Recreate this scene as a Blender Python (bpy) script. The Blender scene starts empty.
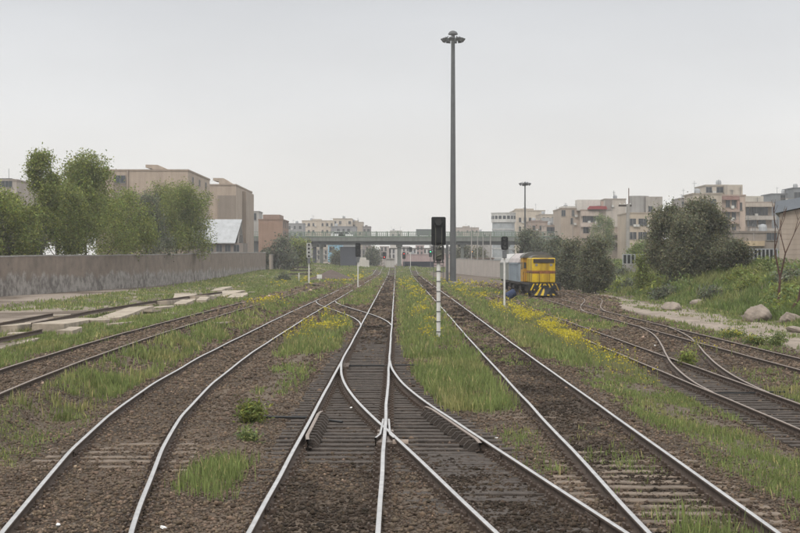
import bpy, math, random
import numpy as np
from math import sin, cos, pi, radians, sqrt
random.seed(7)
rng = np.random.default_rng(11)
SC = bpy.context.scene
COL = SC.collection

# ------------------------------------------------------------------ camera
F = 1550.0; H = 3.17; VX = 396.0; VY = 260.5        # photo pixels, metres
cam_d = bpy.data.cameras.new('camera'); cam = bpy.data.objects.new('camera', cam_d); COL.objects.link(cam)
cam_d.sensor_width = 36; cam_d.lens = 36 * F / 800
cam_d.clip_start = 0.5; cam_d.clip_end = 9000
cam.location = (0, 0, H)
cam.rotation_euler = (radians(90) - math.atan((266.5 - VY) / F), 0, -math.atan((400 - VX) / F))
SC.camera = cam
# ------------------------------------------------------------------ world / sun / exposure
SUN_EL, SUN_AZ = radians(52), radians(205)          # azimuth: from behind, a little to the left
w = bpy.data.worlds.new('World'); SC.world = w; w.use_nodes = True
nt = w.node_tree; nt.nodes.clear()
def N(nt, t, **k):
    n = nt.nodes.new(t)
    for a, b in k.items(): setattr(n, a, b)
    return n
out = N(nt, 'ShaderNodeOutputWorld'); bg = N(nt, 'ShaderNodeBackground'); bg.inputs[1].default_value = 0.1
sky = N(nt, 'ShaderNodeTexSky', sky_type='NISHITA', sun_disc=False, sun_elevation=SUN_EL, sun_rotation=SUN_AZ)
sky.dust_density = 6; sky.air_density = 1.2
hs = N(nt, 'ShaderNodeHueSaturation'); hs.inputs['Saturation'].default_value = 0.25
geo = N(nt, 'ShaderNodeTexCoord'); sep = N(nt, 'ShaderNodeSeparateXYZ')
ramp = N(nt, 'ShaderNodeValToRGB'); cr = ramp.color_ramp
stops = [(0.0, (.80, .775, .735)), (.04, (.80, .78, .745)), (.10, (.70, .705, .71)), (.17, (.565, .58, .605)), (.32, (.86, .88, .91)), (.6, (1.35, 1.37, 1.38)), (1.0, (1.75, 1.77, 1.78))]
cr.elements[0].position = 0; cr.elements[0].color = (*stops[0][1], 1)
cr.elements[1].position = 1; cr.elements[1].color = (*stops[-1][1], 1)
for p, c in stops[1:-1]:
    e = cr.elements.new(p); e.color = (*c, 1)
nz = N(nt, 'ShaderNodeTexNoise'); nz.inputs['Scale'].default_value = 2.2; nz.inputs['Detail'].default_value = 4
mpn = N(nt, 'ShaderNodeMapping'); mpn.inputs['Scale'].default_value = (1, 1, 3.2)
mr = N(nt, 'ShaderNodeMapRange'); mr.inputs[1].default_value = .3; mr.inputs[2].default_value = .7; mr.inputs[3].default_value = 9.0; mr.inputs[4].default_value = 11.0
vm = N(nt, 'ShaderNodeVectorMath', operation='SCALE')
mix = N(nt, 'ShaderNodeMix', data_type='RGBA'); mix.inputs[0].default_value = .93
L = nt.links.new
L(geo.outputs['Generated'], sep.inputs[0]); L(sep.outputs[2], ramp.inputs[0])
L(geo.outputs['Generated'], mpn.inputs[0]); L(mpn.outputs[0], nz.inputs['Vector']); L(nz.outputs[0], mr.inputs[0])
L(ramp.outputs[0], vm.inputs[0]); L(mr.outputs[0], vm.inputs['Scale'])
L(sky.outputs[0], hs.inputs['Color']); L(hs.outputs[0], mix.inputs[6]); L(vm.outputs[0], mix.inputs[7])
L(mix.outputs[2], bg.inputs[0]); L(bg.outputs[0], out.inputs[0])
sd = bpy.data.lights.new('sun', 'SUN'); sd.energy = 1.3; sd.angle = radians(22); sd.color = (1, .94, .85)
so = bpy.data.objects.new('sun', sd); COL.objects.link(so)
so.rotation_euler = (radians(90) - SUN_EL, 0, pi - SUN_AZ)
vs = SC.view_settings
SC.display_settings.display_device = 'sRGB'
vs.view_transform = 'Standard'; vs.look = 'None'; vs.exposure = 0.24; vs.gamma = 1; vs.use_curve_mapping = False

# ------------------------------------------------------------------ helpers
def at(x, y, Y):                      # a photo pixel at distance Y along the line -> world point
    return ((x - VX) / F * Y, Y, H - (y - VY) / F * Y)
def px(x, Y): return (x - VX) / F * Y
def pz(y, Y): return H - (y - VY) / F * Y
def ss(t): t = np.clip(t, 0, 1); return t * t * (3 - 2 * t)

_perm = rng.random((256, 256))
def vnoise(x, y):
    xi = np.floor(x).astype(int); yi = np.floor(y).astype(int); fx = x - xi; fy = y - yi
    fx = fx * fx * (3 - 2 * fx); fy = fy * fy * (3 - 2 * fy)
    a = _perm[xi & 255, yi & 255]; b = _perm[(xi + 1) & 255, yi & 255]
    c = _perm[xi & 255, (yi + 1) & 255]; d = _perm[(xi + 1) & 255, (yi + 1) & 255]
    return (a * (1 - fx) + b * fx) * (1 - fy) + (c * (1 - fx) + d * fx) * fy
def fbm(x, y, o=3):
    s = 0; a = .5; t = 0
    for i in range(o):
        s = s + a * vnoise(x * 2 ** i + 17.3 * i, y * 2 ** i + 9.1 * i); t += a; a *= .5
    return s / t

def tag(o, label=None, cat=None, group=None, kind=None):
    if label: o['label'] = label
    if cat: o['category'] = cat
    if group: o['group'] = group
    if kind: o['kind'] = kind
    return o
def empty(name, loc, label, cat, group=None, rz=0):
    o = bpy.data.objects.new(name, None); COL.objects.link(o); o.location = loc; o.rotation_euler = (0, 0, rz)
    return tag(o, label, cat, group)
def np_mesh(name, V, T, mats, mi=None, parent=None, cols=None, smooth=False, attrs=None):
    """V (n,3), T (m,k) faces of equal size k"""
    me = bpy.data.meshes.new(name); V = np.asarray(V, np.float32); T = np.asarray(T, np.int32)
    k = T.shape[1]
    me.vertices.add(len(V)); me.vertices.foreach_set('co', V.ravel())
    me.loops.add(T.size); me.loops.foreach_set('vertex_index', T.ravel())
    me.polygons.add(len(T)); me.polygons.foreach_set('loop_start', np.arange(0, T.size, k, dtype=np.int32))
    me.polygons.foreach_set('loop_total', np.full(len(T), k, np.int32))
    if mi is not None: me.polygons.foreach_set('material_index', np.asarray(mi, np.int32))
    if smooth: me.polygons.foreach_set('use_smooth', np.ones(len(T), bool))
    for m in (mats if isinstance(mats, (list, tuple)) else [mats]): me.materials.append(m)
    if cols is not None:
        a = me.color_attributes.new('tint', 'FLOAT_COLOR', 'POINT')
        c = np.ones((len(V), 4), np.float32); c[:, :3] = cols; a.data.foreach_set('color', c.ravel())
    if attrs:
        for n, v in attrs.items():
            a = me.attributes.new(n, 'FLOAT', 'POINT'); a.data.foreach_set('value', np.asarray(v, np.float32))
    me.update(calc_edges=True)
    o = bpy.data.objects.new(name, me); COL.objects.link(o)
    if parent: o.parent = parent
    return o

class MB:
    def __init__(s): s.v = []; s.f = []; s.m = []
    def add(s, vs, fs, m=0):
        b = len(s.v); s.v += [tuple(v) for v in vs]; s.f += [tuple(i + b for i in f) for f in fs]; s.m += [m] * len(fs); return s
    def box(s, x0, x1, y0, y1, z0, z1, m=0):
        return s.add([(x0, y0, z0), (x1, y0, z0), (x1, y1, z0), (x0, y1, z0), (x0, y0, z1), (x1, y0, z1), (x1, y1, z1), (x0, y1, z1)],
                     [(0, 3, 2, 1), (4, 5, 6, 7), (0, 1, 5, 4), (1, 2, 6, 5), (2, 3, 7, 6), (3, 0, 4, 7)], m)
    def prism(s, pts, z0, z1, m=0):            # pts in xy, ccw
        n = len(pts)
        return s.add([(x, y, z0) for x, y in pts] + [(x, y, z1) for x, y in pts],
                     [tuple(range(n))[::-1], tuple(range(n, 2 * n))] + [(i, (i + 1) % n, n + (i + 1) % n, n + i) for i in range(n)], m)
    def ext(s, pts, y0, y1, m=0, axis='y'):    # pts in xz (axis y) or yz (axis x)
        n = len(pts)
        if axis == 'y': A = [(x, y0, z) for x, z in pts]; B = [(x, y1, z) for x, z in pts]
        else: A = [(y0, a, z) for a, z in pts]; B = [(y1, a, z) for a, z in pts]
        return s.add(A + B, [tuple(range(n)), tuple(range(n, 2 * n))[::-1]] + [(i, n + i, n + (i + 1) % n, (i + 1) % n) for i in range(n)], m)
    def tube(s, p, q, r0, r1=None, n=8, m=0):
        r1 = r0 if r1 is None else r1
        p = np.array(p, float); q = np.array(q, float); d = q - p; d /= np.linalg.norm(d)
        u = np.cross(d, (0, 0, 1) if abs(d[2]) < .9 else (1, 0, 0)); u /= np.linalg.norm(u); v = np.cross(d, u)
        A = [p + r0 * (cos(2 * pi * i / n) * u + sin(2 * pi * i / n) * v) for i in range(n)]
        B = [q + r1 * (cos(2 * pi * i / n) * u + sin(2 * pi * i / n) * v) for i in range(n)]
        return s.add(A + B, [tuple(range(n))[::-1], tuple(range(n, 2 * n))] + [(i, (i + 1) % n, n + (i + 1) % n, n + i) for i in range(n)][::1], m)
    def lathe(s, c, prof, n=16, m=0):          # prof (r,z)
        k = len(prof); V = []
        for r, z in prof: V += [(c[0] + r * cos(2 * pi * i / n), c[1] + r * sin(2 * pi * i / n), c[2] + z) for i in range(n)]
        Fs = [(j * n + i, j * n + (i + 1) % n, (j + 1) * n + (i + 1) % n, (j + 1) * n + i) for j in range(k - 1) for i in range(n)]
        Fs += [tuple(range(n))[::-1], tuple((k - 1) * n + i for i in range(n))]
        return s.add(V, Fs, m)
    def build(s, name, mats, parent=None, loc=None, bevel=0, label=None):
        me = bpy.data.meshes.new(name); me.from_pydata(s.v, [], s.f)
        for m in (mats if isinstance(mats, (list, tuple)) else [mats]): me.materials.append(m)
        me.polygons.foreach_set('material_index', s.m); me.update()
        o = bpy.data.objects.new(name, me); COL.objects.link(o)
        if parent: o.parent = parent
        if loc: o.location = loc
        if bevel:
            b = o.modifiers.new('bevel', 'BEVEL'); b.width = bevel; b.segments = 2; b.limit_method = 'ANGLE'
        if label: o['label'] = label
        return o

def mat(name, col, rough=.85, var=.25, scale=2.0, metal=0, bump=0, bscale=None, streak=0, emit=None, tint=False, dirt=None, spec=.3, coords='Object'):
    m = bpy.data.materials.new(name); m.use_nodes = True; t = m.node_tree; l = t.links.new
    b = t.nodes['Principled BSDF']; b.inputs['Roughness'].default_value = rough; b.inputs['Metallic'].default_value = metal
    b.inputs['Specular IOR Level'].default_value = spec
    tc = N(t, 'ShaderNodeTexCoord')
    n1 = N(t, 'ShaderNodeTexNoise'); n1.inputs['Scale'].default_value = scale; n1.inputs['Detail'].default_value = 6; n1.inputs['Roughness'].default_value = .65
    l(tc.outputs[coords], n1.inputs['Vector'])
    r = N(t, 'ShaderNodeMapRange'); r.inputs[1].default_value = .3; r.inputs[2].default_value = .7
    r.inputs[3].default_value = 1 - var; r.inputs[4].default_value = 1 + var * .7; l(n1.outputs[0], r.inputs[0])
    v = N(t, 'ShaderNodeVectorMath', operation='SCALE'); v.inputs[0].default_value = col; l(r.outputs[0], v.inputs['Scale'])
    cur = v.outputs[0]
    if tint:
        a = N(t, 'ShaderNodeAttribute', attribute_name='tint'); q = N(t, 'ShaderNodeVectorMath', operation='MULTIPLY')
        l(cur, q.inputs[0]); l(a.outputs['Vector'], q.inputs[1]); cur = q.outputs[0]
    if streak:
        mp = N(t, 'ShaderNodeMapping'); mp.inputs['Scale'].default_value = (1.3, 1.3, .12); l(tc.outputs['Object'], mp.inputs[0])
        n2 = N(t, 'ShaderNodeTexNoise'); n2.inputs['Scale'].default_value = 1.0; n2.inputs['Detail'].default_value = 5; l(mp.outputs[0], n2.inputs['Vector'])
        r2 = N(t, 'ShaderNodeMapRange'); r2.inputs[1].default_value = .42; r2.inputs[2].default_value = .68; l(n2.outputs[0], r2.inputs[0])
        mx = N(t, 'ShaderNodeMix', data_type='RGBA'); sc = N(t, 'ShaderNodeMath', operation='MULTIPLY'); sc.inputs[1].default_value = streak
        l(r2.outputs[0], sc.inputs[0]); l(sc.outputs[0], mx.inputs[0]); l(cur, mx.inputs[6])
        d = dirt or (col[0] * .45, col[1] * .43, col[2] * .42); mx.inputs[7].default_value = (*d, 1); cur = mx.outputs[2]
    l(cur, b.inputs['Base Color'])
    if bump:
        n3 = N(t, 'ShaderNodeTexNoise'); n3.inputs['Scale'].default_value = bscale or scale * 6; n3.inputs['Detail'].default_value = 4
        l(tc.outputs[coords], n3.inputs['Vector']); bp = N(t, 'ShaderNodeBump'); bp.inputs['Strength'].default_value = bump; bp.inputs['Distance'].default_value = .05
        l(n3.outputs[0], bp.inputs['Height']); l(bp.outputs[0], b.inputs['Normal'])
    if emit:
        b.inputs['Emission Color'].default_value = (*emit[0], 1); b.inputs['Emission Strength'].default_value = emit[1]
    return m

M = {}
M['rail_top'] = mat('rail_head_steel', (.60, .58, .56), .3, .28, 3, metal=.9)
M['rail_side'] = mat('rail_rust', (.075, .053, .040), .85, .4, 8, bump=.2)
M['rail_dull'] = mat('rail_head_dull', (.24, .19, .155), .5, .3, 6, metal=.55)
M['timber'] = mat('sleeper_timber', (.062, .050, .042), .9, .5, 5, bump=.5, bscale=30)
M['concrete_sleeper'] = mat('sleeper_concrete', (.155, .120, .092), .9, .55, 3, bump=.4, bscale=20)
M['concrete'] = mat('concrete', (.30, .285, .265), .9, .25, 1.2, bump=.2, streak=.5)
M['slab'] = mat('slab_concrete', (.33, .28, .22), .9, .4, 1.0, bump=.6, streak=.3)
M['brick_wall'] = mat('yard_wall', (.20, .16, .13), .95, .3, .5, bump=.4, bscale=6)
M['white_paint'] = mat('white_paint', (.62, .61, .58), .6, .15, 6, streak=.3)
M['black'] = mat('black_metal', (.016, .017, .018), .5, .2, 5)
M['grey_metal'] = mat('grey_metal', (.15, .155, .16), .5, .2, 2, metal=.3)
M['mast'] = mat('galvanised', (.095, .098, .10), .6, .2, .6, metal=.3)
M['glass'] = mat('window_glass', (.035, .042, .05), .15, .3, .3, spec=.6)
M['frame'] = mat('window_frame', (.20, .19, .18), .6, .1, 2)
M['yellow'] = mat('loco_yellow', (.62, .42, .012), .5, .25, 1.5, streak=.75, dirt=(.16, .085, .02))
M['rust_brown'] = mat('rust_brown', (.10, .04, .022), .85, .4, 3)
M['asphalt'] = mat('asphalt', (.05, .05, .05), .9)
M['bark'] = mat('bark', (.085, .065, .05), .95, .35, 8, bump=.5)
M['red_bark'] = mat('reddish_bark', (.085, .048, .036), .95, .3, 8)
M['rock'] = mat('rock', (.235, .195, .16), .95, .35, 2.0, bump=.7, bscale=7)
t = M['brick_wall'].node_tree; b = t.nodes['Principled BSDF']; src = b.inputs['Base Color'].links[0].from_socket
tc = N(t, 'ShaderNodeTexCoord'); sp_ = N(t, 'ShaderNodeSeparateXYZ'); t.links.new(tc.outputs['Object'], sp_.inputs[0])
def _nz(sc, det=6):
    n = N(t, 'ShaderNodeTexNoise'); n.inputs['Scale'].default_value = sc; n.inputs['Detail'].default_value = det; n.inputs['Roughness'].default_value = .7; t.links.new(tc.outputs['Object'], n.inputs['Vector']); return n.outputs[0]
def _mp(src_, a, b_, c, d):
    m = N(t, 'ShaderNodeMapRange'); t.links.new(src_, m.inputs[0])
    for i_, v_ in enumerate((a, b_, c, d)): m.inputs[i_ + 1].default_value = v_
    return m.outputs[0]
def _mx(f, a, c):
    m = N(t, 'ShaderNodeMix', data_type='RGBA'); t.links.new(f, m.inputs[0])
    for s_, i_ in ((a, 6), (c, 7)):
        if isinstance(s_, tuple): m.inputs[i_].default_value = (*s_, 1)
        else: t.links.new(s_, m.inputs[i_])
    return m.outputs[2]
ad = N(t, 'ShaderNodeMath', operation='MULTIPLY_ADD'); t.links.new(_nz(.45), ad.inputs[0]); ad.inputs[1].default_value = 3.6; t.links.new(sp_.outputs[2], ad.inputs[2])
pl_ = _mx(_mp(_nz(.9), .42, .6, 0, 1), (.30, .275, .25), (.12, .105, .095))
res = _mx(_mp(ad.outputs[0], 3.2, 3.7, 0, 1), pl_, src)
res = _mx(_mp(_nz(1.6, 8), .6, .72, 0, .8), res, (.06, .052, .046))
t.links.new(res, b.inputs['Base Color'])
def leafmat(name, col, tr=.25):
    m = mat(name, col, .6, .25, .8, tint=True, spec=.25)
    t = m.node_tree; b = t.nodes['Principled BSDF']; o = t.nodes['Material Output']
    ts = N(t, 'ShaderNodeBsdfTranslucent'); mx = N(t, 'ShaderNodeMixShader'); mx.inputs[0].default_value = tr
    src = b.inputs['Base Color'].links[0].from_socket
    t.links.new(src, ts.inputs[0]); t.links.new(b.outputs[0], mx.inputs[1]); t.links.new(ts.outputs[0], mx.inputs[2]); t.links.new(mx.outputs[0], o.inputs[0])
    return m
M['leaf_green'] = leafmat('leaf_green', (.20, .235, .065), .45)
M['leaf_olive'] = leafmat('leaf_olive', (.155, .16, .10), .45)
M['leaf_grey'] = leafmat('leaf_greygreen', (.14, .155, .105), .35)
M['leaf_light'] = leafmat('leaf_light', (.18, .225, .085), .35)
M['grass'] = leafmat('grass_blades', (.235, .24, .112), .4)
M['flower'] = leafmat('flower_yellow', (.58, .51, .04), .3)

# ------------------------------------------------------------------ the tracks: centre lines (Y, X) and rail-top heights
def smoothed(ys, xs, win=.09):
    G = np.exp(np.linspace(math.log(8), math.log(520), 1400)); X = np.interp(G, ys, xs)
    k = max(3, int(win / (math.log(520 / 8) / 1400))); ker = np.hanning(k + 2)[1:-1]; ker /= ker.sum()
    P = np.pad(X, k, mode='edge'); 
    # linear edge continuation
    P[:k] = X[0] + (X[0] - X[1]) * np.arange(k, 0, -1); P[-k:] = X[-1]
    return G, np.convolve(P, ker, 'same')[k:-k]
def tstep(y, y0, x0, y1, x1): return x0 + (x1 - x0) * float(ss((y - y0) / (y1 - y0)))
TR = {}
def deftrack(k, ys, xs, z, y0, y1, win=.09): TR[k] = dict(c=smoothed(ys, xs, win), z=z, y0=y0, y1=y1)
deftrack('A', [8, 520], [-.965, -.965], 0, 12, 470)
yy = np.linspace(12, 51, 60); off = np.where(yy > 32, (51 - yy) ** 2 / (2 * 150), (19 ** 2) / 300 + (32 - yy) * .122)
deftrack('B', list(yy) + [60], list(-.965 + off) + [-.965], -.003, 15.6, 49.3, .02)
deftrack('C', [8, 60, 110, 250, 400, 520], [3.71, 3.71, 3.86, 4.05, 4.45, 4.8], 0, 12, 470, .2)
deftrack('D', [8, 18, 20.3, 26.1, 31.5, 40, 52, 62, 90, 120, 180, 230, 350, 520], [-2.4, -3.85, -4.10, -4.70, -5.14, -5.52, -5.72, -5.75, -5.75, -5.62, -5.35, -5.1, -4.6, -4.2], 0, 14, 440)
yy = np.linspace(72, 128, 60)
deftrack('X', list(yy), [tstep(y, 74, -.965, 126, -5.6) for y in yy], -.003, 76.5, 121, .01)
deftrack('E', [20, 34, 43, 60, 80, 110, 165, 210], [-8.3, -9.25, -9.62, -9.9, -9.85, -9.6, -8.9, -8.5], .35, 28, 205, .15)
deftrack('F', [8, 45, 110, 200], [9.33, 9.33, 9.33, 9.6], -.4, 24, 170)
yy = np.linspace(38, 86, 60)
deftrack('G', list(yy), [tstep(y, 40, 9.33, 84, 13.6) for y in yy], -.353, 42, 81, .01)
deftrack('H', [20, 100, 132, 150, 300], [13.6, 13.6, 14.05, 14.1, 14.1], -.3, 32, 240)
yy = np.linspace(98, 160, 60)
deftrack('K', list(yy) + [260], [tstep(y, 102, 13.6, 150, 18.3) for y in yy] + [22], -.303, 104, 230, .01)
def cx(k, Y): g, x = TR[k]['c']; return np.interp(Y, g, x)
def rise(Y): return 1.5 * ss((np.asarray(Y, float) - 340) / 120)
def rz(k, Y):
    z = TR[k]['z']
    if k == 'G': z = np.interp(Y, [40, 84], [-.403, -.303])
    return z + rise(Y)
# how deep the ballast is below the rail top along each track (sleeper tops lie at .165)
BURY = {'A': ([10, 24, 27, 62, 72, 100], [.145, .155, .205, .205, .17, .155]),
        'B': ([10, 24, 27, 50], [.15, .165, .205, .205]),
        'C': ([10, 19, 20, 25, 28, 60], [.16, .168, .187, .178, .15, .13]),
        'D': ([10, 24, 25.2, 27.5, 29, 60], [.13, .14, .182, .178, .14, .12]),
        'E': ([10, 60], [.13, .12]), 'X': ([70, 120], [.175, .16]),
        'F': ([20, 44, 50, 80], [.21, .21, .16, .12]), 'G': ([40, 56, 66, 84], [.21, .19, .16, .14]),
        'H': ([20, 100], [.15, .13]), 'K': ([100, 200], [.13, .12])}

def ground_z(X, Y, fine=True):
    X = np.asarray(X, float); Y = np.asarray(Y, float)
    z = np.interp(X, [-60, -34, -14, -9.5, -7.8, -6.8, 5.2, 7.2, 9.3, 11.5, 13.6, 16], [-.25, -.15, .05, .17, .02, -.17, -.17, -.42, -.56, -.5, -.46, -.42])
    z = z + (fbm(X * .35, Y * .35) - .5) * .10
    z = z + 1.15 * ss((Y - 185) / 150) * ss((-14 - X) / 13)
    foot = 19.6 + .02 * np.minimum(Y, 330); s = (X - foot) / 11.5
    up = ss(s) * 3.05 * (1 + .0)
    up = up + ss(s * 2) * (fbm(X * .22, Y * .16) - .5) * .9
    z = z + up * (1 - ss((Y - 380) / 90) * .6)
    z = z + rise(Y)
    if fine:
        z = z + (fbm(X * 2.3, Y * 2.3) - .5) * .035
        wt = 0 * z; zt = 0 * z
        for k, t in TR.items():
            d = np.abs(X - cx(k, Y)); ww = ss((2.05 - d) / .75) * ((Y > t['y0'] - 6) & (Y < t['y1'] + 3))
            tz = rz(k, Y) - np.interp(Y, *BURY[k]) + (fbm(X * 1.3 + 50, Y * 1.1, 4) - .5) * .085 - np.where(np.abs(d - .753) < .12, .012, 0)
            zt = zt + tz * ww * ww; wt = wt + ww * ww
        wc = np.clip(wt, 0, 1)
        z = np.where(wt > 1e-4, z * (1 - wc) + zt / np.maximum(wt, 1e-4) * wc, z)
        z = z + (vnoise(X * 14, Y * 14) - .5) * .022 * np.clip((70 - Y) / 40, 0, 1)
    return z
def gz(x, y): return float(ground_z(np.array([x]), np.array([y]))[0])

def veg(X, Y):
    """plant cover 0..1 and height of the growth in metres"""
    n = fbm(X * .55 + 3, Y * .28 + 8, 4); n2 = fbm(X * 1.7, Y * .9, 3); n3 = fbm(X * .9 + 40, Y * .45 + 11, 3)
    d = np.zeros_like(X); h = np.full_like(X, .16)
    def strip(x0, x1, y0, y1, dens, ht, soft=.35, ysoft=5):
        nonlocal d, h
        m = ss((X - x0) / soft + .5) * ss((x1 - X) / soft + .5) * ss((Y - y0) / ysoft + .5) * ss((y1 - Y) / ysoft + .5)
        v = m * dens * np.clip(.35 + 2.2 * (n - .33) + .8 * (n2 - .5), 0, 1.1)
        h = np.where(v > d, ht * (.55 + 1.0 * n2), h); d = np.maximum(d, np.clip(v, 0, 1.1) * np.clip(.2 + 3.4 * (n3 - .37), .05, 1.15))
    cD, cA, cC, cE = cx('D', Y), cx('A', Y), cx('C', Y), cx('E', Y)
    # between D and A
    strip(cD + 1.5, -2.3, 54, 90, 1.0, .32); strip(cD + 1.25, -2.0, 116, 500, 1.3, .30, ysoft=8)
    strip(-3.15, -2.45, 22, 25.5, .75, .28, ysoft=2); strip(-3.6, -2.6, 40, 50, .45, .2)
    # between A and C
    a = np.interp(Y, [30, 34, 40, 50, 70], [1.9, 1.2, .85, .45, .1])
    strip(a, cC - 1.0, 34.5, 500, 1.5, .34, ysoft=3, soft=.3)
    strip(1.9, 2.7, 24, 30, .35, .18, ysoft=2)
    # right of C up to F
    strip(cC + 1.45, 8.0, 25, 60, .55, .15); strip(cC + 1.2, 8.2, 52, 500, 1.15, .28, ysoft=14)
    strip(5.2, 7.0, 17, 25, .5, .16); strip(3.3, 4.3, 15, 20.5, .9, .26, ysoft=1.5); strip(3.2, 4.2, 23, 31, .22, .15)
    strip(3.2, 4.2, 48, 90, .28, .12)
    # F, G, H area
    strip(10.2, 12.6, 84, 210, 1.1, .25, ysoft=8); strip(10.4, 12.9, 40, 52, .6, .2); strip(8.3, 10.4, 100, 300, .9, .22, ysoft=30)
    strip(14.7, 16.2, 76, 130, .6, .22, ysoft=8); strip(14.8, 16.2, 60, 80, .4, .18); strip(18.2, 21, 60, 300, .3, .18)
    # slope on the right
    ft = 20.4 + .02 * np.minimum(Y, 330)
    strip(ft, ft + 70, 40, 460, 1.5, .42, soft=1.4)
    strip(ft - 1.5, ft + 1, 70, 460, .8, .25, soft=1.4)
    # left: between D and E
    strip(np.maximum(cE + 1.3, -8.8), cD - 1.5, 31, 330, 1.3, .30, ysoft=6, soft=.9)
    strip(-8.2, -6.2, 20, 34, .3, .12)
    strip(-13.6, -10.6, 38, 350, 1.15, .24); strip(-17, -13.2, 60, 350, .75, .22, soft=2); strip(-28, -16, 100, 350, .5, .22, soft=3)
    strip(-10.5, -8.2, 100, 500, .8, .18, ysoft=25)
    strip(-28, -5.8, 190, 500, 1.2, .3, soft=2, ysoft=40)
    # far: all green but for the tracks
    strip(-2.3, 2.5, 230, 500, .6, .15, ysoft=60); strip(-60, 80, 400, 520, 1.3, .3, ysoft=30)
    # keep off the rails of used tracks
    for k in ('A', 'C', 'D'):
        t = np.abs(X - cx(k, Y)); d = np.where(t < 1.15, d * np.where((k == 'A') | (Y > 33) & (Y < 46), .15, .6), d)
    for k in ('X', 'G', 'K', 'F', 'H', 'B', 'E'):
        t = TR[k]; m = (np.abs(X - cx(k, Y)) < 1.2) & (Y > t['y0'] - 1) & (Y < t['y1']); d = np.where(m, d * (.15 if k != 'F' else .45), d)
    return d, h

# ------------------------------------------------------------------ ground sheet
rows = np.concatenate([np.exp(np.arange(math.log(9), math.log(420), .0042)), np.exp(np.linspace(math.log(424), math.log(7000), 40))])
ncol = 620
u = np.linspace(-1, 1, ncol)
u = np.sign(u) * (np.abs(u) ** 1.15)
Yg = np.repeat(rows, ncol).reshape(len(rows), ncol); Xg = u[None, :] * (.36 * Yg + 13)
Zg = ground_z(Xg.ravel(), Yg.ravel()).reshape(Yg.shape)
dg, hg = veg(Xg.ravel(), Yg.ravel())
bal = np.zeros(Xg.size); Xr = Xg.ravel(); Yr = Yg.ravel()
for k, t in TR.items():
    bal = np.maximum(bal, ss((2.6 - np.abs(Xr - cx(k, Yr))) / 1.0) * ((Yr > t['y0'] - 8) & (Yr < t['y1'] + 5)))
track_in = np.zeros(Xg.size)
for k in ('A', 'B', 'C', 'D', 'X', 'G', 'F'):
    t = TR[k]; track_in = np.maximum(track_in, ss((1.15 - np.abs(Xr - cx(k, Yr))) / .6) * ((Yr > t['y0'] - 6) & (Yr < t['y1'])) * (.55 if k in 'DF' else 1))
ft = 15.0 + .012 * Yr
dirt = ss((Xr - ft) / .8) * ss((ft + 5.6 - Xr + (fbm(Xr * .3, Yr * .12) - .5) * 2.5) / 1.2) * ss((Yr - 40) / 10) * ss((300 - Yr) / 60)
dirt = np.maximum(dirt, .85 * ss((-15 - Xr) / 4) * ss((0.62 - fbm(Xr * .2, Yr * .1)) * 6))
idx = np.arange(len(rows) * ncol).reshape(len(rows), ncol)
T = np.stack([idx[:-1, :-1], idx[:-1, 1:], idx[1:, 1:], idx[1:, :-1]], -1).reshape(-1, 4)

gm = bpy.data.materials.new('ground_soil'); gm.use_nodes = True; t = gm.node_tree; l = t.links.new; b = t.nodes['Principled BSDF']
b.inputs['Roughness'].default_value = .95; b.inputs['Specular IOR Level'].default_value = .15
tc = N(t, 'ShaderNodeTexCoord')
def noise(sc, det=5, ro=.6):
    n = N(t, 'ShaderNodeTexNoise'); n.inputs['Scale'].default_value = sc; n.inputs['Detail'].default_value = det; n.inputs['Roughness'].default_value = ro; l(tc.outputs['Object'], n.inputs['Vector']); return n.outputs[0]
def rampc(src, pts):
    r = N(t, 'ShaderNodeValToRGB'); c = r.color_ramp; c.elements[0].position = pts[0][0]; c.elements[0].color = (*pts[0][1], 1); c.elements[1].position = pts[-1][0]; c.elements[1].color = (*pts[-1][1], 1)
    for p, q in pts[1:-1]: e = c.elements.new(p); e.color = (*q, 1)
    l(src, r.inputs[0]); return r.outputs[0]
def mixc(f, a, c, blend='MIX'):
    m = N(t, 'ShaderNodeMix', data_type='RGBA', blend_type=blend)
    for s, i in ((f, 0), (a, 6), (c, 7)):
        if isinstance(s, (int, float)): m.inputs[i].default_value = s
        elif isinstance(s, tuple): m.inputs[i].default_value = (*s, 1)
        else: l(s, m.inputs[i])
    return m.outputs[2]
def attr(n): a = N(t, 'ShaderNodeAttribute', attribute_name=n); return a.outputs['Fac']
def mul(a, b_):
    m = N(t, 'ShaderNodeMath', operation='MULTIPLY'); 
    for s, i in ((a, 0), (b_, 1)):
        if isinstance(s, (int, float)): m.inputs[i].default_value = s
        else: l(s, m.inputs[i])
    return m.outputs[0]
vor = N(t, 'ShaderNodeTexVoronoi'); vor.inputs['Scale'].default_value = 21; l(tc.outputs['Object'], vor.inputs['Vector'])
sepv = N(t, 'ShaderNodeSeparateColor'); l(vor.outputs['Color'], sepv.inputs[0])
stone = rampc(sepv.outputs[0], [(0, (.045, .033, .025)), (.5, (.108, .079, .057)), (.82, (.16, .12, .088)), (.97, (.21, .175, .14)), (1, (.26, .22, .18))])
crev = rampc(vor.outputs['Distance'], [(0, (1, 1, 1)), (.35, (.8, .8, .8)), (.75, (.28, .27, .26))])
ball = mixc(.85, stone, crev, 'MULTIPLY')
ball = mixc(mul(rampc(noise(.8), [(.42, (0, 0, 0)), (.62, (1, 1, 1))]), .45), ball, (.06, .047, .038))
ball = mixc(mul(rampc(noise(.35, 4), [(.46, (0, 0, 0)), (.66, (1, 1, 1))]), .5), ball, (.21, .16, .12))
dark = mixc(.72, ball, (.45, .43, .42), 'MULTIPLY')
oil = mul(attr('inside'), mixc(1.0, rampc(noise(.6, 5), [(.3, (.25, .25, .25)), (.55, (1, 1, 1))]), (1, 1, 1), 'MULTIPLY'))
ball = mixc(oil, ball, dark)
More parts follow.
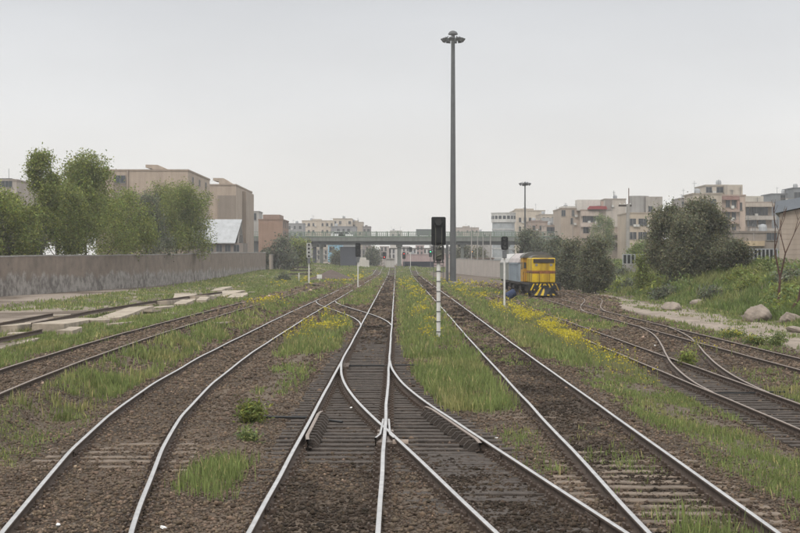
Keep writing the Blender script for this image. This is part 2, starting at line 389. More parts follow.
soil = mixc(rampc(noise(3.0, 6, .7), [(.35, (0, 0, 0)), (.68, (1, 1, 1))]), (.085, .066, .05), (.17, .135, .105))
dirtc = mixc(rampc(noise(1.3, 7, .7), [(.35, (0, 0, 0)), (.65, (1, 1, 1))]), (.20, .165, .135), (.34, .285, .235))
grassy = mixc(rampc(noise(2.2, 7, .7), [(.35, (0, 0, 0)), (.65, (1, 1, 1))]), (.085, .095, .04), (.17, .18, .08))
base = mixc(attr('ballast'), soil, ball)
dirtc = mixc(mul(rampc(noise(.3, 8, .75), [(.48, (0, 0, 0)), (.68, (1, 1, 1))]), .45), dirtc, (.13, .105, .075)); base = mixc(attr('dirt'), base, dirtc)
base = mixc(mul(attr('cover'), .85), base, grassy)
l(base, b.inputs['Base Color'])
hn = N(t, 'ShaderNodeMath', operation='SUBTRACT'); l(noise(30, 4), hn.inputs[0]); l(vor.outputs['Distance'], hn.inputs[1])
bp = N(t, 'ShaderNodeBump'); bp.inputs['Strength'].default_value = .9; bp.inputs['Distance'].default_value = .035; l(hn.outputs[0], bp.inputs['Height']); l(bp.outputs[0], b.inputs['Normal'])
g = np_mesh('ground', np.stack([Xr, Yr, Zg.ravel()], -1), T, gm, smooth=True,
            attrs={'ballast': bal, 'cover': np.clip(dg * 1.3 * np.clip((Yr - 15) / 60, .35, 1), 0, 1), 'dirt': np.clip(dirt * (1 - bal), 0, 1), 'inside': track_in})
tag(g, kind='structure')

# ------------------------------------------------------------------ rails and sleepers
HW = .036
PROF = [(-HW, -.035), (-HW + .004, -.004), (-HW + .014, 0), (HW - .014, 0), (HW - .004, -.004), (HW, -.035), (.012, -.05), (.010, -.14), (.07, -.155), (.07, -.17), (-.07, -.17), (-.07, -.155), (-.010, -.14), (-.012, -.05)]
def sweep(name, P, Zs, parent, mats, prof=PROF, taper=False, top=(1, 2, 3)):
    P = np.asarray(P, float); n = len(P); k = len(prof)
    d = np.gradient(P, axis=0); d /= np.linalg.norm(d, axis=1)[:, None]; nr = np.stack([d[:, 1], -d[:, 0]], -1)
    V = np.zeros((n, k, 3))
    for j, (a, b_) in enumerate(prof):
        V[:, j, 0] = P[:, 0] + nr[:, 0] * a; V[:, j, 1] = P[:, 1] + nr[:, 1] * a; V[:, j, 2] = Zs + b_
    i = np.arange(n - 1)[:, None] * k; j = np.arange(k)[None, :]; j2 = (j + 1) % k
    Fq = np.stack([i + j, i + j2, i + k + j2, i + k + j], -1).reshape(-1, 4)
    mi = np.tile(np.isin(np.arange(k), top).astype(int), n - 1)
    V = V.reshape(-1, 3); o = np_mesh(name, V, Fq, mats, mi=mi, parent=parent)
    return o
def ygrid(y0, y1):
    m = [y0]
    while m[-1] < y1: m.append(m[-1] + max(.35, m[-1] * .012))
    m[-1] = y1; return np.array(m)
def rail_path(k, side, y0=None, y1=None, off=.753):
    Y = ygrid(y0 or TR[k]['y0'], y1 or TR[k]['y1'])
    g_, x_ = TR[k]['c']; dx = (np.interp(Y + .2, g_, x_) - np.interp(Y - .2, g_, x_)) / .4
    nrm = np.stack([np.ones_like(Y), -dx], -1) / np.sqrt(1 + dx ** 2)[:, None]
    C = np.stack([cx(k, Y), Y], -1)
    wob = (vnoise(Y * .35 + side * 40, Y * 0 + ord(k)) - .5) * .02 * np.clip(Y / 30, .6, 1)
    return C + nrm * (side * off + wob)[:, None] * 1.0, rz(k, Y) + (vnoise(Y * .2, Y * 0 + 5 + side) - .5) * .012, Y
LBL = {'A': ('straight main track with polished rails running from the camera to the bridge', 'railway track'),
       'B': ('branch of the nearest switch curving right from the straight main track', 'railway track'),
       'C': ('straight track just right of the near white signal post', 'railway track'),
       'D': ('shiny railed track curving into the lower left corner', 'railway track'),
       'X': ('far crossover linking the straight main track with the curving left track', 'railway track'),
       'E': ('rusty weed-edged track beside the row of pale concrete slabs', 'railway track'),
       'F': ('dull track running past the yellow flower patch on the right', 'railway track'),
       'G': ('crossover joining the two rusty tracks on the right', 'railway track'),
       'H': ('outermost rusty track leading to the yellow locomotive, beside the dirt path', 'railway track'),
       'K': ('far siding bending right past the yellow locomotive towards the bushes', 'railway track')}
NAME = {'A': 'railway_track', 'B': 'railway_turnout', 'G': 'railway_crossover', 'X': 'railway_crossover', 'K': 'railway_siding'}
roots = {}
for k in TR:
    r = empty(NAME.get(k, 'railway_track'), (0, 0, 0), *LBL[k]); roots[k] = r
    topm = M['rail_top'] if k in 'ABCDX' else M['rail_dull']
    for s in (-1, 1):
        y0, y1 = TR[k]['y0'], TR[k]['y1']
        P, Zs, Y = rail_path(k, s, y0, y1)
        sweep('rail', P, Zs, r, [M['rail_side'], topm])

_c = MB(); _p = [(-.17, -.01), (.17, -.01), (.17, .022), (.145, .022), (.14, .085), (.115, .085), (.11, .055), (.063, .055), (.063, .022), (-.063, .022), (-.063, .055), (-.11, .055), (-.115, .085), (-.14, .085), (-.145, .022), (-.17, .022)]
_c.ext(_p, -.065, .065); _co = _c.build('rail_chair', M['rail_side']); CHAIR = _co.data; bpy.data.objects.remove(_co)
def sleeper(k, Y, left, right, mat_, rails, w_=.25):
    zt = float(rz(k, Y)) - .166 + random.uniform(-.008, .008)
    mb = MB(); a = random.uniform(-.012, .012); x0, x1 = left, right
    segs = 6; xs = np.linspace(x0, x1, segs + 1)
    for i in range(segs):      # slightly waved top so the sleeper is not a perfect box
        pass
    V = []; 
    for i, x in enumerate(xs):
        dz = random.uniform(-.006, .006); yy_ = Y + (x - (x0 + x1) / 2) * a; e = random.uniform(-.008, .008)
        V += [(x, yy_ - w_ / 2 + e, zt - .12), (x, yy_ - w_ / 2 + e, zt - .012 + dz), (x, yy_ - w_ / 2 + .015 + e, zt + dz), (x, yy_ + w_ / 2 - .015, zt + dz), (x, yy_ + w_ / 2, zt - .012 + dz), (x, yy_ + w_ / 2, zt - .12)]
    Fs = [(i * 6 + j, (i + 1) * 6 + j, (i + 1) * 6 + j + 1, i * 6 + j + 1) for i in range(segs) for j in range(5)]
    Fs += [(0, 1, 2, 3, 4, 5), tuple(segs * 6 + j for j in range(5, -1, -1))]
    mb.add(V, Fs, 0)
    o = mb.build('sleeper', [mat_], roots[k])
    for xr in rails:
        c = bpy.data.objects.new('rail_chair', CHAIR); COL.objects.link(c); c.parent = o; c.location = (xr, Y, zt)
for k, y0, y1, mt in (('A', 15, 75, 'timber'), ('C', 15, 72, 'concrete_sleeper'), ('D', 15, 62, 'concrete_sleeper'), ('E', 29, 80, 'concrete_sleeper'),
                      ('F', 26, 78, 'timber'), ('H', 36, 95, 'timber'), ('X', 84, 118, 'timber')):
    Y = y0
    while Y < y1:
        c = float(cx(k, Y)); x0, x1 = c - 1.3, c + 1.3; rails = [c - .753, c + .753]
        if k == 'A' and 15.6 < Y < 49:
            cb = float(cx('B', Y)); rails += [cb - .753, cb + .753]; x1 = min(cb + 1.3, 2.35)
        if k == 'F' and 42 < Y < 62:
            cb = float(cx('G', Y)); rails += [cb - .753, cb + .753]; x1 = cb + 1.3
        sleeper(k, Y + random.uniform(-.03, .03), x0 + random.uniform(-.08, .08), x1 + random.uniform(-.08, .08), M[mt], rails)
        Y += .6 if k != 'X' else .7
# branch timbers below the main group (B near the camera)
Y = 16.2
while Y < 27:
    cb = float(cx('B', Y)); sleeper('B', Y + .3, max(cb - 1.1, .55), cb + .95, M['timber'], [cb - .753, cb + .753]); Y += .6

# frog, guard rails and braces of the near switch
def guard(k, side, y0, y1, parent):
    P, Zs, Y = rail_path(k, side, y0, y1, off=.753 - .105)
    n = len(Y); f = np.minimum(1, np.minimum(np.arange(n), np.arange(n)[::-1]) / 2.0)
    P[:, 0] -= side * (1 - f) * .05
    o = sweep('guard_rail', P, Zs + .008, parent, [M['rail_side'], M['rail_dull']])
    y = y0 + .3
    while y < y1 - .1:
        mb = MB()
        c = float(cx(k, y)); xx = c + side * (.753 - .2); z = float(rz(k, y))
        mb.ext([(xx - side * .14, z - .165), (xx - side * .14, z - .12), (xx - side * .05, z - .02), (xx + side * .06, z - .015), (xx + side * .06, z - .165)], y - .05, y + .05)
        mb.build('brace', M['timber'], o); y += .46
guard('A', -1, 27.4, 32.6, roots['A']); guard('B', 1, 26.8, 33.6, roots['B'])
yf = 28.7
def frog(k, y, x, parent, s=1):
    mb = MB(); z = float(rz(k, y))
    mb.ext([(y - .9, z - .165), (y + 1.2, z - .165), (y + 1.2, z - .09), (y - .9, z - .09)], x - .15, x + .15, 0, axis='x')
    mb.build('frog_casting', M['rail_dull'], parent)
    for sd in (-1, 1):           # wing rails
        yy_ = np.linspace(y - .9, y + 2.4, 12); dx = s * np.interp(yy_, [y - .9, y, y + 2.4], [.02, -.0, -.02])
        P = np.stack([x + sd * np.interp(yy_, [y - .9, y - .3, y + 2.4], [.17, .09, .055 if sd > 0 else .055]) - (yy_ - y) * .0 * s, yy_], -1)
        sweep('wing_rail', P, np.full(12, z - .004), parent, [M['rail_side'], M['rail_top']], prof=[(p[0] * .6, p[1]) for p in PROF])
    mb = MB(); mb.tube((x + s * .14, y - 1.0, z - .10), (x + s * .42, y - 1.0, z - .10), .075, n=10); mb.build('casting_lug', M['rail_dull'], parent)
frog('A', 28.7, -.2, roots['B'])
def fishplate(k, side, Y, parent):
    P, Zs, Yy = rail_path(k, side, Y - .5, Y + .5); i = len(Yy) // 2; x_, z_ = float(np.interp(Y, Yy, P[:, 0])), float(Zs[i])
    g_, xs_ = TR[k]['c']; dx = float(np.interp(Y + .3, g_, xs_) - np.interp(Y - .3, g_, xs_)) / .6
    for s in (-1, 1):
        mb = MB(); o_ = s * .024; mb.ext([(o_ - .012, -.13), (o_ + .012, -.13), (o_ + .012, -.05), (o_ - .012, -.05)], -.32, .32)
        for q in (-.24, -.1, .1, .24): mb.tube((o_ + s * .01, q, -.09), (o_ + s * .04, q, -.09), .02, n=6)
        f = mb.build('fishplate', M['rail_side'], parent, (x_, Y, z_)); f.rotation_euler[2] = -math.atan(dx)
for k, side, ys_ in (('A', -1, (20.5, 33.5, 45, 57)), ('A', 1, (24.0, 36, 48)), ('B', 1, (19.6, 26)), ('B', -1, (21.6,)), ('C', -1, (21.0, 33, 45)), ('C', 1, (20.3, 32, 44)), ('D', -1, (26.4, 38)), ('D', 1, (24.6, 36)), ('E', 1, (44,)), ('F', -1, (36, 48)), ('H', 1, (62,))):
    for y_ in ys_: fishplate(k, side, y_, roots[k])
# switch stretcher bars and point blades
for k, kk, yp, sgn in (('B', 'A', 48.5, 1), ('X', 'A', 77.5, -1), ('G', 'F', 43.2, 1)):
    mb = MB(); c = float(cx(kk, yp)); z = float(rz(kk, yp)) - .12
    mb.box(c - .72, c + .72, yp - .03, yp + .03, z - .02, z + .02); mb.box(c + sgn * .6, c + sgn * 1.6, yp + .25, yp + .31, z - .02, z + .02)
    mb.build('stretcher_bar', M['black'], roots[k])
    mb = MB(); xm = c + sgn * -.62 
    mb.box(xm - .12, xm + .12, yp - .9, yp + .9, z - .045, z + .03); mb.build('slide_plate', M['rail_side'], roots[k])
# bent crank lever beside the rail near the switch
mb = MB(); z = gz(-2.4, 33)
mb.tube((-3.05, 32.6, z + .08), (-1.85, 32.6, z + .06), .028); mb.tube((-1.85, 32.6, z + .06), (-1.1, 31.8, z + .05), .022)
mb.build('point_rod', M['black'], roots['A'])

# ------------------------------------------------------------------ loose ballast stones, grass, flowers
def scatter(n, y0, y1, wid=.31, pad=3.0, p=1.0):
    Y = np.exp(rng.uniform(math.log(y0), math.log(y1), n)); X = rng.uniform(-1, 1, n) * (wid * Y + pad); return X, Y
X, Y = scatter(300000, 14.5, 330, .28, 2)
bl = np.zeros(len(X))
for k, t_ in TR.items(): bl = np.maximum(bl, ss((2.7 - np.abs(X - cx(k, Y))) / 1.2) * ((Y > t_['y0'] - 8) & (Y < t_['y1'])))
d_, _ = veg(X, Y); keep = (rng.random(len(X)) < np.maximum(bl, .25 * (np.abs(X) < 10)) * (1 - np.clip(d_ * 1.2, 0, .9))); X, Y = X[keep], Y[keep]
for k, a_, b_ in (('A', 27, 62), ('B', 27, 50), ('F', 25, 50), ('G', 42, 62)):
    q_ = (np.abs(X - cx(k, Y)) < 1.25) & (Y > a_) & (Y < b_) & (rng.random(len(X)) < .72); X, Y = X[~q_], Y[~q_]
n = len(X); r = rng.uniform(.010, .028, n) * (1 + rng.random(n) ** 6 * 1.3) * np.clip(Y / 30, 1, 6)
Z = ground_z(X, Y) + r * .25
ico = np.array([(0, 0, 1), (1, 0, .1), (.3, 1, -.1), (-.85, .5, .15), (-.7, -.6, 0), (.4, -.95, .1), (0, 0, -1)], float)
fc = np.array([(0, 1, 2), (0, 2, 3), (0, 3, 4), (0, 4, 5), (0, 5, 1), (6, 2, 1), (6, 3, 2), (6, 4, 3), (6, 5, 4), (6, 1, 5)])
Vv = ico[None] * (1 + rng.uniform(-.3, .3, (n, 7, 1))); an = rng.uniform(0, 2 * pi, n); ca, sa = np.cos(an)[:, None], np.sin(an)[:, None]
tl = rng.uniform(-.7, .7, n)[:, None]; x_, y_, z_ = Vv[..., 0], Vv[..., 1], Vv[..., 2] * .75
y_, z_ = y_ * np.cos(tl) - z_ * np.sin(tl), y_ * np.sin(tl) + z_ * np.cos(tl)
Vv = np.stack([x_ * ca - y_ * sa, x_ * sa + y_ * ca, z_], -1) * r[:, None, None] + np.stack([X, Y, Z], -1)[:, None, :]
tint = (rng.uniform(.45, 1.3, n) * (.72 + .75 * fbm(X * .33 + 4, Y * .2 + 9, 3)) + (rng.random(n) > .996) * 1.8)[:, None] * np.stack([1 + rng.uniform(-.06, .06, n), np.ones(n), 1 + rng.uniform(-.08, .06, n)], -1)
ins = np.zeros(n)
for k in ('A', 'B', 'C'): ins = np.maximum(ins, (np.abs(X - cx(k, Y)) < .7) & (Y < TR[k]['y1']))
tint *= (1 - .62 * ins * np.clip((fbm(X * .9, Y * .35 + 3) - .36) * 5, 0, 1))[:, None]
M['stone'] = mat('ballast_stone', (.116, .085, .062), .95, .2, 20, tint=True, spec=.15)
o = np_mesh('ballast_stones', Vv.reshape(-1, 3), (fc[None] + (np.arange(n) * 7)[:, None, None]).reshape(-1, 3), M['stone'], cols=np.repeat(tint, 7, 0))
tag(o, 'loose brown ballast stones lying around the near tracks', 'ballast', kind='stuff')

def blades(X, Y, Z, h, wd, tint, name, matr, lean=.45, parent=None):
    n = len(X); a = rng.uniform(0, 2 * pi, n); dx, dy = np.cos(a), np.sin(a); b_ = rng.uniform(0, 2 * pi, n)
    l1 = h * rng.uniform(.0, lean, n); ex, ey = np.cos(b_) * l1, np.sin(b_) * l1
    B = np.stack([X, Y, Z], -1); o1 = np.stack([dx * wd, dy * wd, np.zeros(n)], -1)
    mid = B + np.stack([ex * .35, ey * .35, h * .55], -1); tip = B + np.stack([ex, ey, h], -1)
    V = np.stack([B - o1 * .7, B + o1 * .7, mid + o1, mid - o1, tip], 1).reshape(-1, 3)
    i = (np.arange(n) * 5)[:, None]
    T1 = np.concatenate([i + np.array([[0, 1, 2]]), i + np.array([[0, 2, 3]]), i + np.array([[3, 2, 4]])], 0)
    return np_mesh(name, V, T1, matr, cols=np.repeat(tint, 5, 0), parent=parent)
def tuftify(X, Y, per, spread):
    X = np.repeat(X, per); Y = np.repeat(Y, per); return X + rng.normal(0, 1, len(X)) * spread(Y), Y + rng.normal(0, 1, len(X)) * spread(Y)
X0, Y0 = scatter(620000, 15, 460, .30, 3)
d_, h_ = veg(X0, Y0); keep = rng.random(len(X0)) < np.clip(d_, 0, 1) * .9; X0, Y0, h0 = X0[keep], Y0[keep], h_[keep]
if len(X0) > 190000: s_ = rng.choice(len(X0), 190000, replace=False); X0, Y0, h0 = X0[s_], Y0[s_], h0[s_]
per = 4; X, Y = tuftify(X0, Y0, per, lambda y: .035 + y * .0009); h0 = np.repeat(h0, per)
tt = np.repeat(rng.random(len(X0)), per)
hb = h0 * rng.uniform(.3, 1.15, len(X)) * np.repeat(rng.uniform(.4, 1.15, len(X) // per), per); wd = np.maximum(.0032, Y * .00030) * rng.uniform(.7, 1.3, len(X))
hue = fbm(X * .8 + 30, Y * .35 + 7, 3)
tn = rng.uniform(.65, 1.2, len(X)) * (.75 + .5 * tt)
dry = np.clip((hue - .52) * 3.2 + (tt - .55) * .8, 0, 1)[:, None]
col = (1 - dry) * np.array([.82, .98, .70]) + dry * np.array([1.2, 1.12, .95]); rare = (rng.random(len(X)) > .94)[:, None]
col = np.where(rare, np.array([1.75, 1.45, 1.5]), col) * tn[:, None]
col = col * np.where(X > 19.5 + .02 * Y, np.clip(.95 - .0 * Y, .7, .95), 1)[:, None]
o = blades(X, Y, ground_z(X, Y) - .01, hb, wd, col, 'grass', M['grass'])
tag(o, 'green and dry grass growing between the tracks and on the slope', 'grass', kind='stuff')

Xs, Ys = scatter(60000, 60, 330, .30, 3); k_ = (Xs > 20.6 + .02 * Ys) & (Xs < 46 + .1 * Ys) & (fbm(Xs * .5, Ys * .25, 3) > .34); Xs, Ys = Xs[k_], Ys[k_]
X, Y = tuftify(Xs, Ys, 7, lambda y: .10 + y * .0012); tt = np.repeat(rng.uniform(.55, 1.25, len(Xs)), 7); n = len(X)
hb = rng.uniform(.25, .75, n) * np.repeat(rng.uniform(.5, 1.3, len(Xs)), 7) * (.5 + fbm(X * .4, Y * .2, 2))
c_ = np.where((fbm(X * .25 + 70, Y * .12, 3) > .5)[:, None], np.array([[.95, 1.0, .75]]), np.array([[.62, .82, .5]])) * tt[:, None]
o = blades(X, Y, ground_z(X, Y) - .02, hb, np.maximum(.006, Y * .00035) * rng.uniform(.7, 1.3, n), c_, 'slope_weeds', M['grass'], lean=.7)
tag(o, 'tall green weeds covering the right slope', 'weeds', kind='stuff')

# broad leaved weeds low among the grass
kk = (Y0 < 75) & (rng.random(len(X0)) < .35); Xw, Yw_ = tuftify(X0[kk], Y0[kk], 9, lambda y: .05 + y * .0006); n = len(Xw)
q = rng.normal(0, 1, (n, 2, 3)) * np.array([1, 1, .55]); q /= np.linalg.norm(q, axis=2)[..., None]; sz = np.maximum(.016, Yw_ * .0005)[:, None] * rng.uniform(.5, 1.4, (n, 1))
c = np.stack([Xw, Yw_, ground_z(Xw, Yw_) + rng.random(n) ** 1.5 * .13], -1)
V = np.stack([c - q[:, 0] * sz, c + q[:, 1] * sz * .55, c + q[:, 0] * sz, c - q[:, 1] * sz * .55], 1).reshape(-1, 3)
tw_ = np.where((rng.random(n) > .85)[:, None], np.array([[1.1, .85, .6]]), np.array([[.55, .72, .42]])) * rng.uniform(.6, 1.3, (n, 1))
o = np_mesh('low_weeds', V, (np.arange(n) * 4)[:, None] + np.array([[0, 1, 2, 3]]), M['grass'], cols=np.repeat(tw_, 4, 0)); tag(o, 'low broad leaved weeds among the grass between the tracks', 'weeds', kind='stuff')

# yellow flowers
FP = [(320, 330, 66, 1.0, 5, 900), (312, 338, 62, .8, 4, 500), (334, 318, 75, .8, 6, 600), (425, 320, 0, .35, 9, 420), (417, 295, 0, .5, 25, 420), (430, 340, 0, .3, 4, 200),
      (556, 330, 0, .45, 9, 2400), (545, 322, 0, .5, 9, 1200), (520, 312, 0, .7, 14, 900), (572, 338, 0, .4, 5, 900), (485, 296, 0, 1.3, 22, 650), (470, 285, 0, 2, 40, 450), (625, 365, 0, .4, 3, 170), (598, 350, 0, .5, 4, 220),
      (268, 310, 0, .5, 6, 300), (405, 285, 0, .8, 40, 250), (350, 283, 0, 1.2, 60, 500), (340, 268.5, 0, 5, 25, 700), (290, 345, 0, .3, 2, 60), (300, 283, 0, 1.6, 40, 250), (620, 377, 0, .5, 3, 90), (700, 345, 0, .5, 3, 40)]
xs, ys, hs_ = [], [], []
for (pxx, pyy, zz, sx, sy, nn) in FP:
    yb = 3.4 * F / (pyy - VY); xb = px(pxx, yb); nn = int(nn * .31)
    xs.append(xb + rng.normal(0, sx, nn)); ys.append(yb + rng.normal(0, sy, nn)); hs_.append(np.full(nn, .38 if yb > 50 else .28))
X = np.concatenate(xs); Y = np.concatenate(ys); hh = np.concatenate(hs_)
ok = (Y > 16) & (Y < 440)
for k in ('A', 'B', 'C', 'D', 'X'): ok &= ~((np.abs(X - cx(k, Y)) < 1.15) & (Y < TR[k]['y1']) & (Y > TR[k]['y0']))
ok &= fbm(X * 1.1 + 5, Y * .35, 2) > .50
X, Y, hh = X[ok], Y[ok], hh[ok]
per = 5; X, Y = tuftify(X, Y, per, lambda y: .05 + y * .0005); hh = np.repeat(hh, per) * rng.uniform(.6, 1.25, len(X)); n = len(X)
Z = ground_z(X, Y) + hh; s = np.maximum(.012, Y * .00042) * rng.uniform(.7, 1.5, n)
q = rng.normal(0, 1, (n, 2, 3)); q /= np.linalg.norm(q, axis=2)[..., None]; c = np.stack([X, Y, Z], -1)
V = np.stack([c - q[:, 0] * s[:, None], c + q[:, 1] * s[:, None], c + q[:, 0] * s[:, None], c - q[:, 1] * s[:, None]], 1).reshape(-1, 3)
Tq = (np.arange(n) * 4)[:, None] + np.array([[0, 1, 2, 3]])
o = np_mesh('wildflowers', V, Tq, M['flower'], cols=np.repeat(rng.uniform(.6, 1.1, n)[:, None] * np.array([[1, .95, 1]]), 4, 0))
tag(o, 'yellow wildflowers in patches between the tracks', 'flowers', kind='stuff')
sub = rng.random(n) < .6
blades(X[sub], Y[sub], Z[sub] - hh[sub], hh[sub], np.maximum(.006, Y[sub] * .0003), np.full((sub.sum(), 3), .9), 'flower_stems', M['grass'], lean=.1)
tag(bpy.data.objects['flower_stems'], 'green stems under the yellow wildflowers', 'flowers', kind='stuff')

# ------------------------------------------------------------------ plants and trees
def crown_mesh(name, blobs, nleaf, size, matr, parent, squash=1, tintv=(.55, 1.3), jag=.2, elong=1.5):
    B = np.array(blobs, float); vol = (B[:, 3] * B[:, 3] * B[:, 4]) ** .75; pick = rng.choice(len(B), nleaf, p=vol / vol.sum())
    dd = rng.normal(0, 1, (nleaf, 3)); dd /= np.linalg.norm(dd, axis=1)[:, None]
    rad = rng.random(nleaf) ** .45 * (1 + rng.normal(0, jag * .35, nleaf))
    P = B[pick, :3] + dd * rad[:, None] * np.stack([B[pick, 3], B[pick, 3], B[pick, 4]], -1)
    # twig clumps: pull leaves towards a limited set of points
    nc = max(12, nleaf // 26); cc = P[rng.integers(0, nleaf, nc)]; ci = rng.integers(0, nc, nleaf); m = rng.random(nleaf) < .72
    P = np.where(m[:, None], cc[ci] + rng.normal(0, 1, (nleaf, 3)) * size * 2.1, P)
    ct = rng.uniform(.75, 1.2, nc)[ci]
    q = rng.normal(0, 1, (nleaf, 3)); q /= np.linalg.norm(q, axis=1)[:, None]; q2 = np.cross(q, rng.normal(0, 1, (nleaf, 3))); q2 /= np.linalg.norm(q2, axis=1)[:, None]
    s = size * rng.uniform(.55, 1.3, nleaf)[:, None]
    V = np.stack([P - q * s * elong * .5, P + q2 * s * .35, P + q * s * elong * .5, P - q2 * s * .35], 1).reshape(-1, 3)
    tnt = rng.uniform(*tintv, nleaf) * ct; blobt = rng.uniform(.62, 1.45, len(B))[pick]
    c = (tnt * blobt)[:, None] * np.array([[1, 1, 1]]) * np.stack([rng.uniform(.85, 1.2, nleaf), np.ones(nleaf), rng.uniform(.75, 1.15, nleaf)], -1)
    return np_mesh(name, V, (np.arange(nleaf) * 4)[:, None] + np.array([[0, 1, 2, 3]]), matr, cols=np.repeat(c, 4, 0), parent=parent)
def tree(name, label, cat, X, Y, top, wid, base=None, crown0=.25, nb=16, nleaf=11000, leaf=.2, matr='leaf_green', group=None, shape='round', limbs=6, z0=None, seed=0, bare=0):
    random.seed(seed * 13 + int(X * 10) + int(Y))
    zb = gz(X, Y) if z0 is None else z0; Hh = top - zb
    r = empty(name, (X, Y, zb), label, cat, group)
    zc0 = Hh * crown0; blobs = []; W = wid / 2
    for i in range(nb):
        u_ = (i + random.random()) / nb; zc = zc0 + (Hh - zc0) * (.06 + .88 * u_)
        if shape == 'round': env = sin(pi * min(1, .22 + .74 * u_)) ** .45
        elif shape == 'cone': env = (1 - u_) ** .7 * .95 + .14
        else: env = min(1, .35 + u_) * (1 - u_ ** 4 * .55)
        rr = W * (.15 + .24 * random.random() ** 1.3); a = random.random() * 2 * pi; d = max(0, W * env - rr) * sqrt(random.uniform(.25, 1))
        rz_ = rr * random.uniform(.8, 1.25); zc = min(zc, Hh - rz_ * (.8 + .9 * random.random() ** 2))
        blobs.append((d * cos(a), d * sin(a), zc, rr, rz_))
    for i in range(3):  # spikes that break the outline
        a = random.random() * 6.28; blobs.append((W * .35 * cos(a), W * .35 * sin(a), Hh * random.uniform(.86, .95), W * .12, Hh * .07))
    crown_mesh('crown', blobs, nleaf, leaf, M[matr], r)
    mb = MB(); tr = max(.08, Hh * .012); pts = [(0, 0, -.3)]
    for i in range(1, 6): pts.append((random.uniform(-.12, .12) * i * .3, random.uniform(-.12, .12) * i * .3, Hh * .15 * i))
    for i in range(5): mb.tube(pts[i], pts[i + 1], tr * (1 - i * .17), tr * (1 - (i + 1) * .17), 7)
    for j in range(limbs):
        b_ = blobs[int(j * len(blobs) / limbs)]; i = 1 + j % 4; p = pts[i]
        mdl = ((p[0] + b_[0]) / 2, (p[1] + b_[1]) / 2, (p[2] + b_[2]) / 2 - .1 * Hh * .3)
        mb.tube(p, mdl, tr * .45, tr * .3, 5); mb.tube(mdl, b_[:3], tr * .3, tr * .1, 5)
    mb.build('trunk', M['bark'], r)
    return r
GL = 'trees behind the left wall'
LT = [('tall thin pointed tree standing behind the left end of the wall', 42, 149, 44, 164, 'spire', 'leaf_green', 8000),
      ('low dark tree cut off by the left edge of the view', 4, 189, 84, 155, 'round', 'leaf_green', 12000),
      ('broad tallest green tree rising behind the wall in front of the beige block', 86, 153, 112, 178, 'cone', 'leaf_green', 20000),
      ('young tree filling the gap between the thin tree and the broad one', 58, 182, 84, 170, 'round', 'leaf_green', 9000),
      ('medium tree just right of the broad tallest tree behind the wall', 120, 190, 90, 192, 'round', 'leaf_green', 10000),
      ('slim grey green tree below the roof of the first beige block', 146, 192, 66, 205, 'cone', 'leaf_grey', 7000),
      ('wide rounded bright green tree beside the white gabled house', 176, 182, 108, 226, 'round', 'leaf_green', 21000),
      ('small dark tree at the foot of the wall corner', 22, 222, 56, 160, 'round', 'leaf_olive', 6000)]
for i, (lb, x, yt, wpx, Y, sh, mt, nl) in enumerate(LT):
    tree('broadleaf_tree', lb, 'tree', px(x, Y), Y, pz(yt, Y), wpx / F * Y, nleaf=int(nl * 2.0), shape='round' if sh == 'round' else ('cone' if sh == 'cone' else 'round'), matr=mt, group=GL, seed=i,
         crown0=.32, nb=44 if nl > 12000 else 26, leaf=.19)
RT = [('tall dark olive tree, left half of the big clump on the right slope', 670, 206, 60, 152, 291, 'leaf_olive', 22000, .25),
      ('tall dark olive tree, right half of the big clump on the right slope', 703, 201, 62, 149, 290, 'leaf_olive', 23000, .25),
      ('shorter olive tree filling the middle of the big clump on the right slope', 688, 216, 52, 146, 291, 'leaf_olive', 9000, .25),
      ('low spreading dark tree with bare lower limbs beside the white fence', 730, 243, 44, 143, 287, 'leaf_olive', 9000, .24),
      ('dark rounded bush right behind the yellow locomotive hood', 572, 241, 30, 185, 284, 'leaf_olive', 10000, .28),
      ('large rounded dark bush at the foot of the slope', 596, 239, 38, 168, 287, 'leaf_olive', 15000, .27),
      ('olive bush half hidden between the locomotive and the large bush', 556, 238, 32, 215, 281, 'leaf_grey', 8000, .3),
      ('grey green tree above the hopper wagons', 530, 228, 42, 290, 274, 'leaf_grey', 10000, .35),
      ('bright tree standing among the flats near the red awning', 604, 213, 34, 405, 262, 'leaf_light', 8000, .3),
      ('low bright green tree by the utility pole', 643, 243, 36, 205, 268, 'leaf_light', 7000, .24),
      ('small round shrub in front of the distant white fence', 642, 254, 16, 160, 270, 'leaf_green', 3000, .2)]
for i, (lb, x, yt, wpx, Y, yb, mt, nl, lf) in enumerate(RT):
    tree('broadleaf_tree' if 'bush' not in lb and 'shrub' not in lb else 'bush', lb, 'bush' if ('bush' in lb or 'shrub' in lb) else 'tree', px(x, Y), Y, pz(yt, Y), wpx / F * Y,
         nleaf=int(nl * 1.35), matr=mt, seed=40 + i, crown0=(.08 if i < 3 else .05) if i != 3 else .38, nb=40, leaf=lf * .72, group='trees and bushes along the right slope')
MT = [('olive tree leaning over the wall end near the bridge', 284, 240, 22, 345, 'leaf_grey'), ('small tree against the left end of the bridge', 299, 241, 20, 380, 'leaf_green'),
      ('dark tree mass under the bridge right of the tall mast', 465, 246, 26, 480, 'leaf_olive'), ('dark shrub in front of the blue wall under the bridge', 337, 252, 12, 485, 'leaf_olive'),
      ('grey shrub under the bridge left of the red signal', 372, 249, 14, 500, 'leaf_grey'), ('trees seen under the bridge beside the wall poles', 481, 249, 16, 520, 'leaf_olive'),
      ('shrub growing on the wall near the sleeper pile', 268, 254, 10, 345, 'leaf_grey')]
